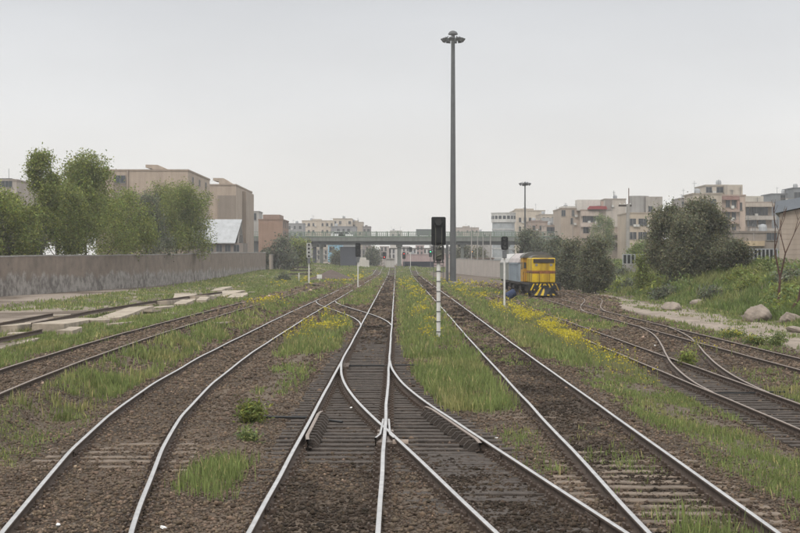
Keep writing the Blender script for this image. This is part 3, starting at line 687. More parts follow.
for i, (lb, x, yt, wpx, Y, mt) in enumerate(MT):
    tree('broadleaf_tree' if 'shrub' not in lb else 'bush', lb, 'tree' if 'shrub' not in lb else 'bush', px(x, Y), Y, pz(yt, Y), wpx / F * Y, nleaf=5000, matr=mt, seed=80 + i, crown0=.05, nb=12, leaf=.4)
# shrubs and weeds one can point at
SH = [('round dark green weed bush alone on the ballast', 250, 425, .34, .42, 'leaf_green', .05, 1600, .0), ('low pale weed just below the round bush', 249, 445, .22, .2, 'leaf_light', .04, 600, 0),
      ('yellowish bush beside the dirt path, left of three', 734, 334, .6, .45, 'leaf_light', .06, 1200, 0), ('yellow flowering bush beside the dirt path, middle of three', 757, 341, .5, .45, 'leaf_light', .06, 1200, 0),
      ('thin green bush beside the dirt path, right of three', 778, 342, .5, .6, 'leaf_light', .06, 1100, 0), ('dark weed bush between the crossover rails', 688, 357, .3, .5, 'leaf_green', .06, 900, 0),
      ('dark scrub beside the timber stack', 282, 283, 1.4, 1.0, 'leaf_grey', .16, 1800, 0), ('small dark shrub in the far grass before the bridge', 350, 271, 3, 2, 'leaf_olive', .3, 1200, 0)]
for i, (lb, x, y, rw, hh_, mt, lf, nl, _) in enumerate(SH):
    Y_ = 3.4 * F / (y - VY); X_ = px(x, Y_); z = gz(X_, Y_); r_ = empty('weed_bush', (X_, Y_, z), lb, 'weed' if 'weed' in lb else 'bush')
    random.seed(i); bl = [(random.uniform(-.5, .5) * rw, random.uniform(-.5, .5) * rw, hh_ * random.uniform(.25, .65), rw * .5, hh_ * .38) for _ in range(8)]
    crown_mesh('foliage', bl, nl, lf, M[mt], r_, elong=2.2)
    if 'yellow' in lb: crown_mesh('flowers', [(b0, b1, b2 + hh_ * .2, b3 * .9, b4 * .6) for b0, b1, b2, b3, b4 in bl], 320, lf * .7, M['flower'], r_)
    mb = MB()
    for j in range(6): mb.tube((0, 0, -.05), (random.uniform(-.4, .4) * rw, random.uniform(-.4, .4) * rw, hh_ * .7), .012, .004, 5)
    mb.build('stem', M['bark'], r_)
# scrub tufts on the right slope
random.seed(5)
for i in range(34):
    Y_ = 58 + 150 * (i / 34) ** 1.2 + random.uniform(-3, 3); ft_ = 20.8 + .02 * Y_; X_ = ft_ + random.uniform(0, 9); z = gz(X_, Y_)
    if X_ / Y_ * F + VX > 830: continue
    kd = i % 3; r_ = empty('slope_shrub', (X_, Y_, z), ['pale yellow green rounded shrub on the grassy right slope', 'mid green rounded shrub on the grassy right slope', 'dull grey green rounded shrub on the grassy right slope'][kd], 'shrub', ['pale low shrubs on the right slope', 'mid green low shrubs on the right slope', 'grey green low shrubs on the right slope'][kd]); rw = random.uniform(.7, 1.7); hh_ = random.uniform(.5, 1.1)
    bl = [(random.uniform(-.6, .6) * rw, random.uniform(-.6, .6) * rw, hh_ * random.uniform(.1, .55), rw * .5, hh_ * .4) for _ in range(9)]
    crown_mesh('foliage', bl, 1500, .10 + Y_ * .0006, [M['leaf_light'], M['leaf_green'], M['leaf_grey']][kd], r_, elong=2.4, tintv=(.7, 1.4))
# bare reddish saplings on the right
def bare_tree(label, X, Y, top, lean, seed):
    random.seed(seed); z = gz(X, Y); r_ = empty('bare_tree', (X, Y, z), label, 'tree'); mb = MB(); tw = MB(); Hh = top - z
    def grow(p, d, L_, rad, lv, mbx):
        q = (p[0] + d[0] * L_, p[1] + d[1] * L_, p[2] + d[2] * L_); mbx.tube(p, q, rad, rad * .65, 6)
        if lv == 0: return
        for _ in range(2 if lv > 1 else 3):
            nd = np.array(d) + np.array([random.uniform(-.5, .5), random.uniform(-.4, .4), random.uniform(-.05, .35)]); nd /= np.linalg.norm(nd)
            grow(q, tuple(nd), L_ * random.uniform(.6, .85), rad * .6, lv - 1, tw)
    d = np.array([lean, 0, 1.]); d /= np.linalg.norm(d)
    grow((0, 0, -.2), tuple(d), Hh * .36, .11, 4, mb)
    mb.build('trunk', M['red_bark'], r_); tw.build('branches', M['red_bark'], r_)
bare_tree('leafless reddish forked sapling standing before the beige warehouse', px(778, 97), 97, pz(207, 97), .06, 3)
bare_tree('leafless slanting sapling at the right edge of the view', px(784, 93), 93, pz(248, 93), .75, 9)

# ------------------------------------------------------------------ rocks, mound, slabs
def rock(label, x, y, Y, w_, h_, seed, sq=1.3):
    X = px(x, Y); z = gz(X, Y); rs = np.random.default_rng(seed); mb = bpy.data.meshes.new('boulder'); import bmesh
    bm = bmesh.new(); bmesh.ops.create_icosphere(bm, subdivisions=4, radius=1)
    cuts = [(lambda n_: n_ / np.linalg.norm(n_))(rs.normal(0, 1, 3)) for _ in range(9)]; ds = rs.uniform(.55, .9, 9)
    for v in bm.verts:
        p = np.array(v.co)
        for c_, dd in zip(cuts, ds):
            q_ = p @ c_
            if q_ > dd: p = p - c_ * (q_ - dd) * .85
        p *= 1 + .05 * sin(p[0] * 9 + seed) * sin(p[1] * 8) + .03 * sin(p[2] * 17 + p[0] * 13)
        v.co = (p[0] * w_ / 2, p[1] * w_ / 2 * sq, p[2] * h_ / 2)
    bm.to_mesh(mb); bm.free(); mb.materials.append(M['rock'])
    for p in mb.polygons: p.use_smooth = True
    o = bpy.data.objects.new('boulder', mb); COL.objects.link(o); o.location = (X, Y, z + h_ * .18); tag(o, label, 'rock', 'rocks on the right slope'); return o
rock('large pale boulder in the grass below the bare sapling', 756, 304, 92, 1.75, 1.5, 2)
rock('flat boulder with a dark hollow at the edge of the dirt path', 671, 306, 112, 1.5, .9, 5)
rock('pale boulder right of the largest one, partly in grass', 791, 303, 88, 1.3, 1.0, 8)
rock('low stone in the grass above the dirt path end', 797, 325, 78, 1.3, .45, 11)
rock('small stone among the low bushes on the slope', 700, 300, 120, 1.6, .7, 13)
# gravel mound near the bridge
Xm, Ym = px(331, 245), 245; a_ = np.linspace(-1, 1, 40); GX, GY = np.meshgrid(a_, a_); R_ = np.sqrt(GX ** 2 + GY ** 2)
Zm = np.clip(1 - R_, 0, 1) ** 1.0 * 1.6 * (1 + .3 * (fbm(GX * 5 + 9, GY * 5 + 9) - .5)) - .08
ii = np.arange(1600).reshape(40, 40)
Vm = np.stack([GX.ravel() * 4.2, GY.ravel() * 9, Zm.ravel() + gz(Xm, Ym)], -1) + np.array([Xm, Ym, 0])
M['mound'] = mat('dark_spoil', (.085, .062, .05), .95, .4, 2, bump=.8)
o = np_mesh('gravel_mound', Vm, np.stack([ii[:-1, :-1], ii[:-1, 1:], ii[1:, 1:], ii[1:, :-1]], -1).reshape(-1, 4), M['mound']); tag(o, 'low dark brown gravel mound behind the small white board', 'mound')

def slab(label, x0, y0, x1, y1, wd, th, lift=.0, matn='slab', name='broken_panel', cat='slab', group='pale concrete slabs lying in a row beside the left track', h=3.0):
    Ya = h * F / (y0 - VY); Yb = h * F / (y1 - VY); A = np.array([px(x0, Ya), Ya]); B = np.array([px(x1, Yb), Yb])
    c = (A + B) / 2; L_ = np.linalg.norm(B - A); a = math.atan2(B[1] - A[1], B[0] - A[0]); z = max(gz(*A), gz(*B), gz(*c)) - .05 + lift
    L_ *= .86; mb = MB(); rj = random.uniform
    pts = [(-L_ / 2 + rj(0, .3), -wd / 2 + rj(-.1, .1)), (-L_ * .15, -wd / 2 + rj(-.12, .12)), (L_ * .2, -wd / 2 + rj(-.12, .12)), (L_ / 2 - rj(0, .5), -wd / 2 + rj(-.1, .1)), (L_ / 2 + rj(-.2, .2), rj(-.2, .2)), (L_ / 2 - rj(0, .6), wd / 2), (0, wd / 2 + rj(-.15, .15)), (-L_ / 2 + rj(0, .5), wd / 2), (-L_ / 2 - rj(-.2, .2), rj(-.2, .2))]
    mb.prism(pts, 0, th * 1.1)
    o = mb.build(name, M[matn], None, (c[0], c[1], z), bevel=.02); o.rotation_euler = (random.uniform(-.09, .02), random.uniform(-.035, .035), a + random.uniform(-.06, .06)); tag(o, label, cat, group); return o
random.seed(3)
SL = [('short pale slab lying at the left edge of the view', 3, 330, 30, 325, 1.3, .3), ('longest pale slab, second from the left edge in the slab row', 36, 331, 95, 319, 1.5, .32), ('long pale slab, third from the left in the slab row', 102, 320, 146, 309, 1.4, .3),
      ('tan slab lying in the grass under the end of the third slab', 108, 326, 140, 319, .8, .12), ('broad grey slab in the middle of the slab row', 152, 305, 178, 301, 1.8, .3), ('pale square slab on the middle slab end', 178, 301, 191, 296, 1.8, .3),
      ('grey slab tilted over its neighbour beyond the middle', 193, 300, 208, 296.5, 1.8, .3), ('flat pale slab near the far end of the slab row', 213, 296, 233, 293, 2.0, .25), ('small thin slab, farthest of the slab row', 242, 293.5, 250, 292.5, 1.2, .2),
      ('long low concrete kerb strip beside the track at the left edge', -20, 351, 40, 339, .5, .15), ('thin tan slab flat in the dirt beyond the rusty rails', 165, 312, 186, 309, .9, .1),
      ('pale strip of concrete beside the far end of the left track', 310, 288, 326, 284, .8, .12), ('narrow slab lying flat in the gravel right of the rusty track', 214, 325, 226, 322, .6, .08)]
for s in SL: slab(*s)
PB = [(24, 333, 'broken slab piece lying between the first two big slabs'), (70, 334, 'thin broken slab piece in the grass in front of the second slab'), (98, 322, 'broken piece wedged between the second and third slabs'), (128, 309, 'broken slab piece behind the third slab'), (148, 311, 'small broken piece at the right end of the third slab'), (163, 309, 'broken piece in front of the middle slab'),
      (184, 304, 'broken piece under the square slab'), (203, 301, 'broken piece in the grass below the tilted slab'), (222, 290, 'broken piece behind the flat far slab'), (238, 297, 'broken piece between the far flat slab and the small thin one'), (14, 322, 'broken piece lying behind the slab at the left edge'), (60, 318, 'broken piece leaning behind the longest slab')]
for x, y, lb in PB:
    w_ = random.uniform(7, 15); slab(lb, x - w_ / 2, y + random.uniform(.5, 1.6), x + w_ / 2, y - random.uniform(.5, 1.6), random.uniform(.6, 1.3), random.uniform(.12, .3), lift=random.uniform(0, .12))
RL = [('rusty loose rail lying behind the first two slabs', -6, 325, 53, 314), ('rusty loose rail resting across the second slab', 32, 324, 108, 308), ('rusty loose rail lying behind the third slab', 72, 315, 150, 302), ('rusty loose rail near the far slabs', 150, 302, 222, 292), ('dark loose rail in front of the slab at the left edge', -5, 341, 42, 331)]
for i, (lb, x0, y0, x1, y1) in enumerate(RL):
    Ya = 3.0 * F / (y0 - VY) * .92; Yb = 3.0 * F / (y1 - VY) * .92; Y_ = np.linspace(Ya, Yb, 14); X_ = np.linspace(px(x0, Ya), px(x1, Yb), 14)
    zz = ground_z(X_, Y_).max() + .42 + 0 * Y_
    o = sweep('loose_rail', np.stack([X_, Y_], -1), zz, None, [M['rail_side'], M['rail_side']]); tag(o, lb, 'rail', 'loose rusty rails beside the slabs')
# sleeper pile (each timber its own thing) near the wall end
TL = ['bottom front timber of the low stack beside the left wall end', 'bottom rear timber of the low stack beside the left wall end', 'middle front timber of the low stack beside the left wall end', 'middle rear timber of the low stack beside the left wall end', 'topmost timber of the low stack beside the left wall end']
for i in range(5):
    Yp = 281 + (i % 2) * 1.3; lv = i // 2; x0 = px(288.5, Yp) + lv * .3 + (i % 2) * .25; z = gz(x0, Yp) + .3 + lv * .62
    mb = MB(); mb.box(0, 4.0 - lv * .3, -.2, .2, 0, .24); o = mb.build('old_timber', M['timber'], None, (x0, Yp, z), bevel=.02); o.rotation_euler[2] = random.uniform(-.05, .05)
    tag(o, TL[i], 'timber', 'old timbers stacked beside the left wall end')
for i, lb in enumerate(('left block under the old timber stack', 'middle block under the old timber stack', 'right block under the old timber stack')):
    Yp = 281.6; x0 = px(290 + i * 8, Yp); o = MB().box(-.2, .2, -1.5, 1.5, 0, .42).build('support_block', M['slab'], None, (x0, Yp, gz(x0, Yp) - .1), bevel=.03)
    tag(o, lb, 'block', 'blocks under the old timber stack')
# blue crate near the hopper wagons
M['blue'] = mat('blue_paint', (.018, .03, .07), .7, .3, 3)
Yb_ = 140; xb = px(506, Yb_); mb = MB(); mb.lathe((0, 0, 0), [(.01, 0), (.34, 0), (.36, .05), (.36, .3), (.38, .33), (.36, .36), (.36, .62), (.38, .65), (.36, .68), (.36, .95), (.3, .98), (.01, .98)])
o = mb.build('drum', M['blue'], None, (xb, Yb_, gz(xb, Yb_) + .35)); o.rotation_euler = (0, radians(62), .4); tag(o, 'dark blue drum lying tilted in the grass beside the wagons', 'drum')
# a few litter bits
M['paper'] = mat('litter_white', (.75, .74, .72), .7, .1)
random.seed(12)
for i, (x, y, lb) in enumerate([(352, 407, 'white paper scrap between the switch rails above the frog'), (497, 437, 'white paper scrap on the ballast just below the end of the dense grass strip'), (511, 460, 'white paper scrap between the branch rail and the right track'), (163, 531, 'pinkish white scrap at the bottom edge between the left rails'), (58, 528, 'white paper scrap at the bottom left beside the curving rail'), (655, 338, 'white scrap by the rails of the right crossover')]):
    Yl = 3.33 * F / (y - VY); X_ = px(x, Yl); mb = MB(); r0 = random.uniform(.03, .07)
    pts = [(r0 * cos(a + random.uniform(-.3, .3)) * random.uniform(.6, 1.2), r0 * sin(a) * random.uniform(.6, 1.2)) for a in np.linspace(0, 2 * pi, 7)[:-1]]
    mb.prism(pts, 0, r0 * .5); o = mb.build('paper_scrap', M['paper'], None, (X_, Yl, gz(X_, Yl) + .015)); o.rotation_euler = (random.uniform(-.5, .5), random.uniform(-.4, .4), 0)
    tag(o, lb, 'litter')

# ------------------------------------------------------------------ signals and posts
M['ring'] = mat('ring_dark', (.07, .07, .07), .6)
M['lens'] = mat('lens_dark', (.01, .012, .012), .15, .1, spec=.7)
M['red_on'] = mat('lamp_red', (.5, .02, .02), .3, emit=((1, .04, .03), 2.2)); M['green_on'] = mat('lamp_green', (.02, .4, .2), .3, emit=((.05, 1, .45), 4))
M['amber_on'] = mat('lamp_amber', (.5, .25, .02), .3, emit=((1, .45, .06), 3))
def signal(label, x, yb, ytop, hw, yhead, Y=None, lamps=3, lit=None, board=True, post='white_paint', group=None, box=True, detail=False, headmat='black', pr=None):
    """x, base and top in photo pixels; hw: head width in metres; yhead: bottom of head"""
    Y = Y or 3.36 * F / (yb - VY); X = px(x, Y); zb = gz(X, Y); zt = pz(ytop, Y); zh = pz(yhead, Y)
    r = empty('railway_signal', (X, Y, zb), label, 'signal', group); zt -= zb; zh -= zb; pr = pr or .075
    mb = MB(); mb.tube((0, 0, -.2), (0, 0, zt - .3), pr, pr * .95, 14); mb.build('post', M[post], r)
    mb = MB(); mb.box(-.2, .2, -.2, .2, -.1, .12); mb.build('foundation', M['concrete'], r)
    if detail:
        z = .35
        while z < zh - .1: MB().lathe((0, 0, z), [(pr + .002, 0), (pr + .016, 0), (pr + .016, .035), (pr + .002, .035)], 14).build('band', M['ring'], r); z += .42
        mb = MB()
        for s in (-1, 1): mb.tube((s * .2, .16, zh - .75), (s * .2, .16, zt - .4), .014)
        z = zh - .7
        while z < zt - .4: mb.tube((-.2, .16, z), (.2, .16, z), .01, n=5); z += .28
        mb.build('ladder', M['grey_metal'], r)
    hd = MB()
    if detail:   # tall board on top, narrower column of equipment below it
        zm = zt - 1.18; w2 = hw / 2
        pts = [(-w2 + .04, zm), (w2 - .04, zm), (w2, zm + .04), (w2, zt - .04), (w2 - .04, zt), (-w2 + .04, zt), (-w2, zt - .04), (-w2, zm + .04)]
        hd.ext(pts, -.12, -.09); h_o = hd.build('backboard', M[headmat], r)
        mb = MB(); mb.box(-.17, .17, -.30, -.121, zm + .1, zt - .34); mb.box(-.2, .2, -.09, .16, zm + .05, zt - .1); mb.build('lamp_housing', M['black'], r, bevel=.02)
        mb = MB(); zl = zt - .2; n = 16     # hood open at the front
        V = [(.17 * cos(2 * pi * i / n), y_, zl + .17 * sin(2 * pi * i / n)) for y_ in (-.1, -.42) for i in range(n)] + [(.155 * cos(2 * pi * i / n), y_, zl + .155 * sin(2 * pi * i / n)) for y_ in (-.42, -.1) for i in range(n)]
        mb.add(V, [(j * n + i, j * n + (i + 1) % n, (j + 1) * n + (i + 1) % n, (j + 1) * n + i) for j in range(3) for i in range(n)]); mb.build('hood', M['black'], r)
        mb = MB(); mb.lathe((0, 0, 0), [(.001, 0), (.09, .0), (.12, .03), (.15, .06)], 16); o = mb.build('lens', M['lens'], r, (0, -.12, zl)); o.rotation_euler[0] = radians(90)
        mb = MB(); mb.box(-.19, -.15, -.2, .12, zh, zm); mb.box(.15, .19, -.2, .12, zh, zm); mb.box(-.13, .13, -.18, .1, zh + .05, zh + .62); mb.box(-.23, .23, -.14, .14, zh - .04, zh); mb.box(-.23, -.2, -.1, .2, zh + .1, zt - 1.2); mb.box(.2, .23, -.1, .2, zh + .1, zt - 1.2)
        mb.build('bracket', M['ring'], r, bevel=.008)
        mb = MB(); mb.box(-.1, .1, -.235, -.181, zh + .12, zh + .5); mb.build('equipment_box', M['olive_box'], r, bevel=.01)
        mb = MB(); mb.tube((-.13, -.24, zh + .2), (.13, -.24, zh + .33), .03); mb.tube((-.05, -.26, zh + .55), (.09, -.26, zh + .7), .035); mb.build('fitting', M['olive_box'], r)
        for s in (-1, 1):
            mb = MB(); mb.tube((s * .125, -.32, zh + .1), (s * .125, -.32, zt - .45), .014, n=6); mb.build('conduit', M['olive_box'], r)
        return r
    w2 = hw / 2; c = w2 * .35
    if board: hd.ext([(-w2 + c, zh), (w2 - c, zh), (w2, zh + c), (w2, zt - c), (w2 - c, zt), (-w2 + c, zt), (-w2, zt - c), (-w2, zh + c)], -.16, -.12); hd.build('backboard', M[headmat], r)
    mb = MB(); mb.box(-w2 * .62, w2 * .62, -.12, .14, zh + .05, zt - .06); mb.build('lamp_housing', M[headmat], r)
    for i in range(lamps):
        zl = zh + (zt - zh) * (i + .5) / lamps; mb = MB(); rr = min(.11, w2 * .5); n = 10
        mb.tube((0, -.17, zl), (0, -.20, zl), rr, n=12); mb.build('lens', M[lit[1]] if lit and lit[0] == i else M['lens'], r)
        mb = MB(); V = [(rr * 1.2 * cos(pi * i_ / n), y_, zl + rr * 1.2 * sin(pi * i_ / n)) for y_ in (-.16, -.36) for i_ in range(n + 1)]
        mb.add(V, [(i_, i_ + 1, n + 2 + i_, n + 1 + i_) for i_ in range(n)]); mb.build('hood', M[headmat], r)
    if box: mb = MB(); mb.box(-.16, .16, -.22, .12, zh - .62, zh - .08); mb.box(-.2, .2, -.16, .16, zh - .08, zh - .04); mb.build('equipment_box', M['grey_metal'], r)
    return r
M['olive_box'] = mat('olive_grey_metal', (.10, .098, .08), .6, .3, 6)
M['pale_grey'] = mat('pale_grey', (.36, .36, .34), .7, .3, 4)
signal('tall black signal head on a white banded post in the near grass strip', 438.5, 341, 217, .60, 262, detail=True, pr=.085)
signal('black signal head on a white post in grass left of the hopper wagons', 504.5, 305, 236.5, .52, 250, lamps=3)
signal('slim black signal on a short white post against the locomotive cab', 521, 291, 250, .42, 262, lamps=2, box=False)
signal('black signal on a white post left of the straight track', 358, 289, 243, .62, 257, lamps=3)
signal('pale framed signal lattice head on a white post by the left track end', 309, 289.5, 243, .56, 258, lamps=4, headmat='pale_grey', box=True)
FSg = 'distant signals before the bridge'
signal('distant signal glowing red left of the bridge pier', 384.3, 268, 252, .9, 259, Y=400, lamps=2, lit=(0, 'red_on'), post='grey_metal', group=FSg, box=False)
signal('distant signal showing dim red just right of the bridge pier', 404, 268, 252, .9, 259, Y=425, lamps=2, lit=(1, 'red_on'), post='grey_metal', group=FSg, box=False)
signal('distant black signal on a pale post under the bridge', 410.5, 268, 247, .9, 252, Y=430, lamps=2, post='white_paint', group=FSg, box=False)
signal('distant signal showing green left of the near signal head', 430.5, 268, 250, .9, 257, Y=420, lamps=2, lit=(1, 'green_on'), post='grey_metal', group=FSg, box=False)
signal('distant signal with amber lamp right of the tall mast', 472, 262, 250, .8, 257, Y=415, lamps=2, lit=(1, 'amber_on'), post='grey_metal', group=FSg, box=False)
def board(label, x, yb, yt, wpx, hpx, Y=None):
    Y = Y or 3.36 * F / (yb - VY); X = px(x, Y); z = gz(X, Y); r = empty('marker_board', (X, Y, z), label, 'sign'); t_ = pz(yt, Y) - z
    MB().tube((0, 0, -.2), (0, 0, t_ - .02), .04).build('post', M['white_paint'], r); MB().box(-wpx / F * Y / 2, wpx / F * Y / 2, -.07, -.045, t_ - hpx / F * Y, t_).build('panel', M['white_paint'], r)
board('small blank white board on a short post before the gravel mound', 319.5, 285, 274.5, 5, 4); board('thin white marker post beside the timber stack', 299, 284, 273, 1.0, 5)
# high mast
def mast(label, x, yb, yt, Y, r0, r1, heads, name='floodlight_mast', armr=1.9):
    X = px(x, Y); z = gz(X, Y); r = empty(name, (X, Y, z), label, 'light mast'); h_ = pz(yt, Y) - z
    mb = MB()
    for i in range(4): mb.tube((0, 0, h_ * i / 4 - .2 * (i == 0)), (0, 0, h_ * (i + 1) / 4), r0 + (r1 - r0) * i / 4, r0 + (r1 - r0) * (i + .92) / 4, 12)
    mb.build('pole', M['mast'], r)
    MB().prism([(-.8, -.8), (.8, -.8), (.8, .8), (-.8, .8)], -.3, .35).build('foundation', M['concrete'], r)
    cr_ = MB(); zr = h_ - 1.0 if heads > 4 else h_ - .3; n = 20
    for i in range(n):
        a, b_ = 2 * pi * i / n, 2 * pi * (i + 1) / n; cr_.tube((armr * .55 * cos(a), armr * .55 * sin(a), zr), (armr * .55 * cos(b_), armr * .55 * sin(b_), zr), .07, n=5)
    for i in range(4): a = pi / 2 * i + .3; cr_.tube((0, 0, zr), (armr * .55 * cos(a), armr * .55 * sin(a), zr), .06, n=5)
    cr_.build('head_ring', M['mast'], r)
    for i in range(heads):
        a = 2 * pi * i / heads + .15; mb = MB(); mb.box(-.32, .32, -.1, .22, -.28, .18); mb.box(-.42, .42, .22, .28, -.36, .26); mb.box(-.06, .06, -.6, -.1, -.05, .05)
        o = mb.build('floodlight', M['mast'], r, (armr * .85 * cos(a), armr * .85 * sin(a), zr - .05)); o.rotation_euler = (radians(-38), 0, a - pi / 2)
    if heads > 4: mb = MB(); mb.lathe((0, 0, h_ - .3), [(.05, 0), (.75, 0), (.8, .1), (.6, .45), (.25, .62), (.02, .66)], 14); mb.build('cap', M['mast'], r)
    return r
ms = mast('very tall grey floodlight mast standing beside the right hand track', 453, 279, 33, 251, .52, .30, 10)
mb = MB(); mb.tube((-.95, -.2, -.3), (-.95, -.2, 6.8), .20, .20, 8); mb.box(-1.2, -.7, -.5, .1, -.2, .05); o = mb.build('stub_post', M['mast'], None, tuple(ms.location)); tag(o, 'short thick grey post touching the foot of the tall mast', 'post')
mast('slender lamp mast behind the trees above the wagons', 525, 262, 182, 330, .24, .13, 4, name='lamp_mast', armr=1.1)
# utility pole with crossarm
Yp = 215; X_ = px(628, Yp); z = gz(X_, Yp); r = empty('utility_pole', (X_, Yp, z), 'concrete utility pole with short crossarm by the cream flats', 'pole'); h_ = pz(204, Yp) - z
mb = MB(); mb.box(-.22, .22, -.2, .2, -.3, h_); mb.build('pole', M['concrete'], r); mb = MB(); mb.box(-1.3, .5, -.1, .1, h_ - .35, h_ - .1); mb.build('crossarm', M['timber'], r)
for xi in (-1.1, -.5, .3): MB().lathe((xi, 0, h_ - .1), [(.03, 0), (.06, .08), (.09, .14), (.05, .22), (.01, .25)], 8).build('insulator', M['white_paint'], r)
for i, x in enumerate([471.5, 477.5, 483, 490.5]):
    Yq = 395 + i * 3; X_ = px(x, Yq); z = gz(X_, Yq); r = empty('steel_pole', (X_, Yq, z), ['pale pole, first right of the tall mast', 'pale pole, second right of the tall mast', 'pale pole, third right of the tall mast', 'pale pole, fourth right of the tall mast'][i], 'pole', 'pale poles right of the tall mast'); h_ = pz([227, 236, 236, 232][i], Yq) - z
    MB().tube((0, 0, -.2), (0, 0, h_), .17, .12, 8).build('shaft', M['concrete'], r); MB().box(-.6, .6, -.05, .05, h_ - 1.2, h_ - 1.1).box(-.25, .25, -.2, .2, 0, .2).build('bracket', M['grey_metal'], r)

# ------------------------------------------------------------------ buildings
wallmats = {}
def wm(c, **k):
    if c not in wallmats: wallmats[c] = mat('render_%d' % len(wallmats), c, .9, .14, .25, streak=.32, bump=.15, bscale=3, **k)
    return wallmats[c]
def window(parent, face, u_, z0, w_, h_, plane, shared={}):
    """face 'f' looks to -Y at y=plane, 'r' looks to +X at x=plane, 'l' looks to -X"""
    key = (face, round(w_, 2), round(h_, 2)); t_ = .05
    if key not in shared:
        fr, pn = MB(), MB()
        def bx(m_, a0, a1, c0, c1, d0, d1):
            if face == 'f': m_.box(a0, a1, -d1, -d0, c0, c1)
            elif face == 'r': m_.box(d0, d1, a0, a1, c0, c1)
            else: m_.box(-d1, -d0, a0, a1, c0, c1)
        bx(fr, -w_ / 2, -w_ / 2 + t_, 0, h_, -.05, .07); bx(fr, w_ / 2 - t_, w_ / 2, 0, h_, -.05, .07); bx(fr, -w_ / 2 + t_, w_ / 2 - t_, h_ - t_, h_, -.05, .07)
        bx(fr, -w_ / 2 - .1, w_ / 2 + .1, -.09, 0, -.05, .16); bx(fr, -t_ / 2, t_ / 2, 0, h_ - t_, -.05, .05); bx(pn, -w_ / 2 + t_, w_ / 2 - t_, 0, h_ - t_, -.04, .012)
        fo = fr.build('window', M['frame'], parent); po = pn.build('pane', M['glass'], fo); shared[key] = (fo.data, po.data)
    else:
        fo = bpy.data.objects.new('window', shared[key][0]); COL.objects.link(fo); fo.parent = parent; po = bpy.data.objects.new('pane', shared[key][1]); COL.objects.link(po); po.parent = fo
    fo.location = (u_, plane, z0) if face == 'f' else (plane, u_, z0)
def building(label, x0, x1, yt, Y, depth, col, win=(), side=None, swin=(), name='apartment_building', cat='building', group=None, base=None, parapet=True, roofstuff=(), ledges=()):
    """front face between photo pixels x0..x1 at distance Y; win rows: (ypx, height m, [(xpx, width m)...])"""
    X0, X1 = px(x0, Y), px(x1, Y); xc = (X0 + X1) / 2; z0 = min(gz(xc, Y), gz(xc, Y + depth)) - .6 if base is None else base; zt = pz(yt, Y)
    r = empty(name, (xc, Y, z0), label, cat, group); hw = (X1 - X0) / 2; h_ = zt - z0
    m_ = wm(col); mb = MB(); mb.box(-hw, hw, 0, depth, 0, h_); mb.build('wall', m_, r)
    if parapet:
        p = MB(); p.box(-hw - .12, hw + .12, -.12, .14, h_, h_ + .3); p.box(-hw - .12, -hw + .14, .14, depth, h_, h_ + .3); p.box(hw - .14, hw + .12, .14, depth, h_, h_ + .3); p.build('parapet', wm(tuple(c * .8 for c in col)), r)
        MB().box(-hw + .14, hw - .14, .14, depth, h_, h_ + .03).build('roof', M['concrete'], r)
    for (yp, hh_, lst) in win:
        for (xp, ww) in lst: window(r, 'f', px(xp, Y) - xc, pz(yp, Y) - z0, ww, hh_, 0)
    if side:
        for (zr, hh_, lst) in swin:
            for (f_, ww) in lst: window(r, side, f_ * depth, zr * h_, ww, hh_, hw if side == 'r' else -hw)
    for (a, b_, ya, yb_, d_, c_) in ledges:        # balconies / bands standing out of the front: px x0,x1,ytop,ybottom, depth
        MB().box(px(a, Y) - xc, px(b_, Y) - xc, -d_, -.004, pz(yb_, Y) - z0, pz(ya, Y) - z0).build('balcony', wm(c_), r)
    rr_ = random.Random(int(x0 * 7 + yt)); wpx_ = x1 - x0
    if wpx_ > 9 and Y > 200 and x0 > 280:
        for q_ in range(rr_.randint(1, 3)):
            xx = rr_.uniform(-hw * .85, hw * .85); yq = rr_.uniform(.8, 1.1); hq = rr_.uniform(1.2, 3.0)
            MB().tube((xx, yq, h_), (xx, yq, h_ + hq), .05, .04, 5).box(xx - .5, xx + .5, yq - .02, yq + .02, h_ + hq * .8, h_ + hq * .8 + .05).build('aerial', M['grey_metal'], r)
        xx = rr_.uniform(-hw * .7, hw * .7); MB().lathe((xx, 2.4, h_ + .031), [(.6, 0), (.62, .9), (.5, 1.25), (.05, 1.35)], 12).build('water_tank', wm((.36, .37, .38)), r)
        for (yp, hh_, lst) in win[:2]:
            for (xp, ww) in lst[::2]:
                xa = px(xp, Y) - xc + ww / 2 + .5
                if xa < hw - .5: MB().box(xa - .35, xa + .35, -.5, -.004, pz(yp, Y) - z0 - .35, pz(yp, Y) - z0 + .3).build('air_conditioner', wm((.5, .49, .46)), r)
        xa = rr_.uniform(-hw * .9, hw * .9); MB().tube((xa, -.08, 0), (xa, -.08, h_), .07, n=6).build('drainpipe', wm((.3, .28, .26)), r)
    for (a, b_, ya, dd, c_) in roofstuff:          # penthouse boxes on the roof
        q_ = MB(); q_.box(px(a, Y) - xc, px(b_, Y) - xc, 1.2, 1.2 + dd, h_ + .031, pz(ya, Y) - z0); q_.build('roof_structure', wm(c_), r)
    return r
BEI = (.37, .30, .24); CRE = (.47, .41, .335); PNK = (.42, .335, .28); GRY = (.28, .28, .28); LGT = (.5, .47, .43); BRK = (.26, .17, .125)
def fin(parent, xa, xb, z0, z1, dep, m_):  # sweeping roof fin, xa left tip
    w_ = xb - xa
    MB().ext([(xa, z1), (xa, z1 - .55), (xa + w_ * .28, z1 - .75), (xa + w_ * .30, z0 + .035), (xb, z0 + .035), (xb - .1, z0 + .3), (xa + w_ * .5, z1 - .05)], 2, dep).build('stair_tower', m_, parent)
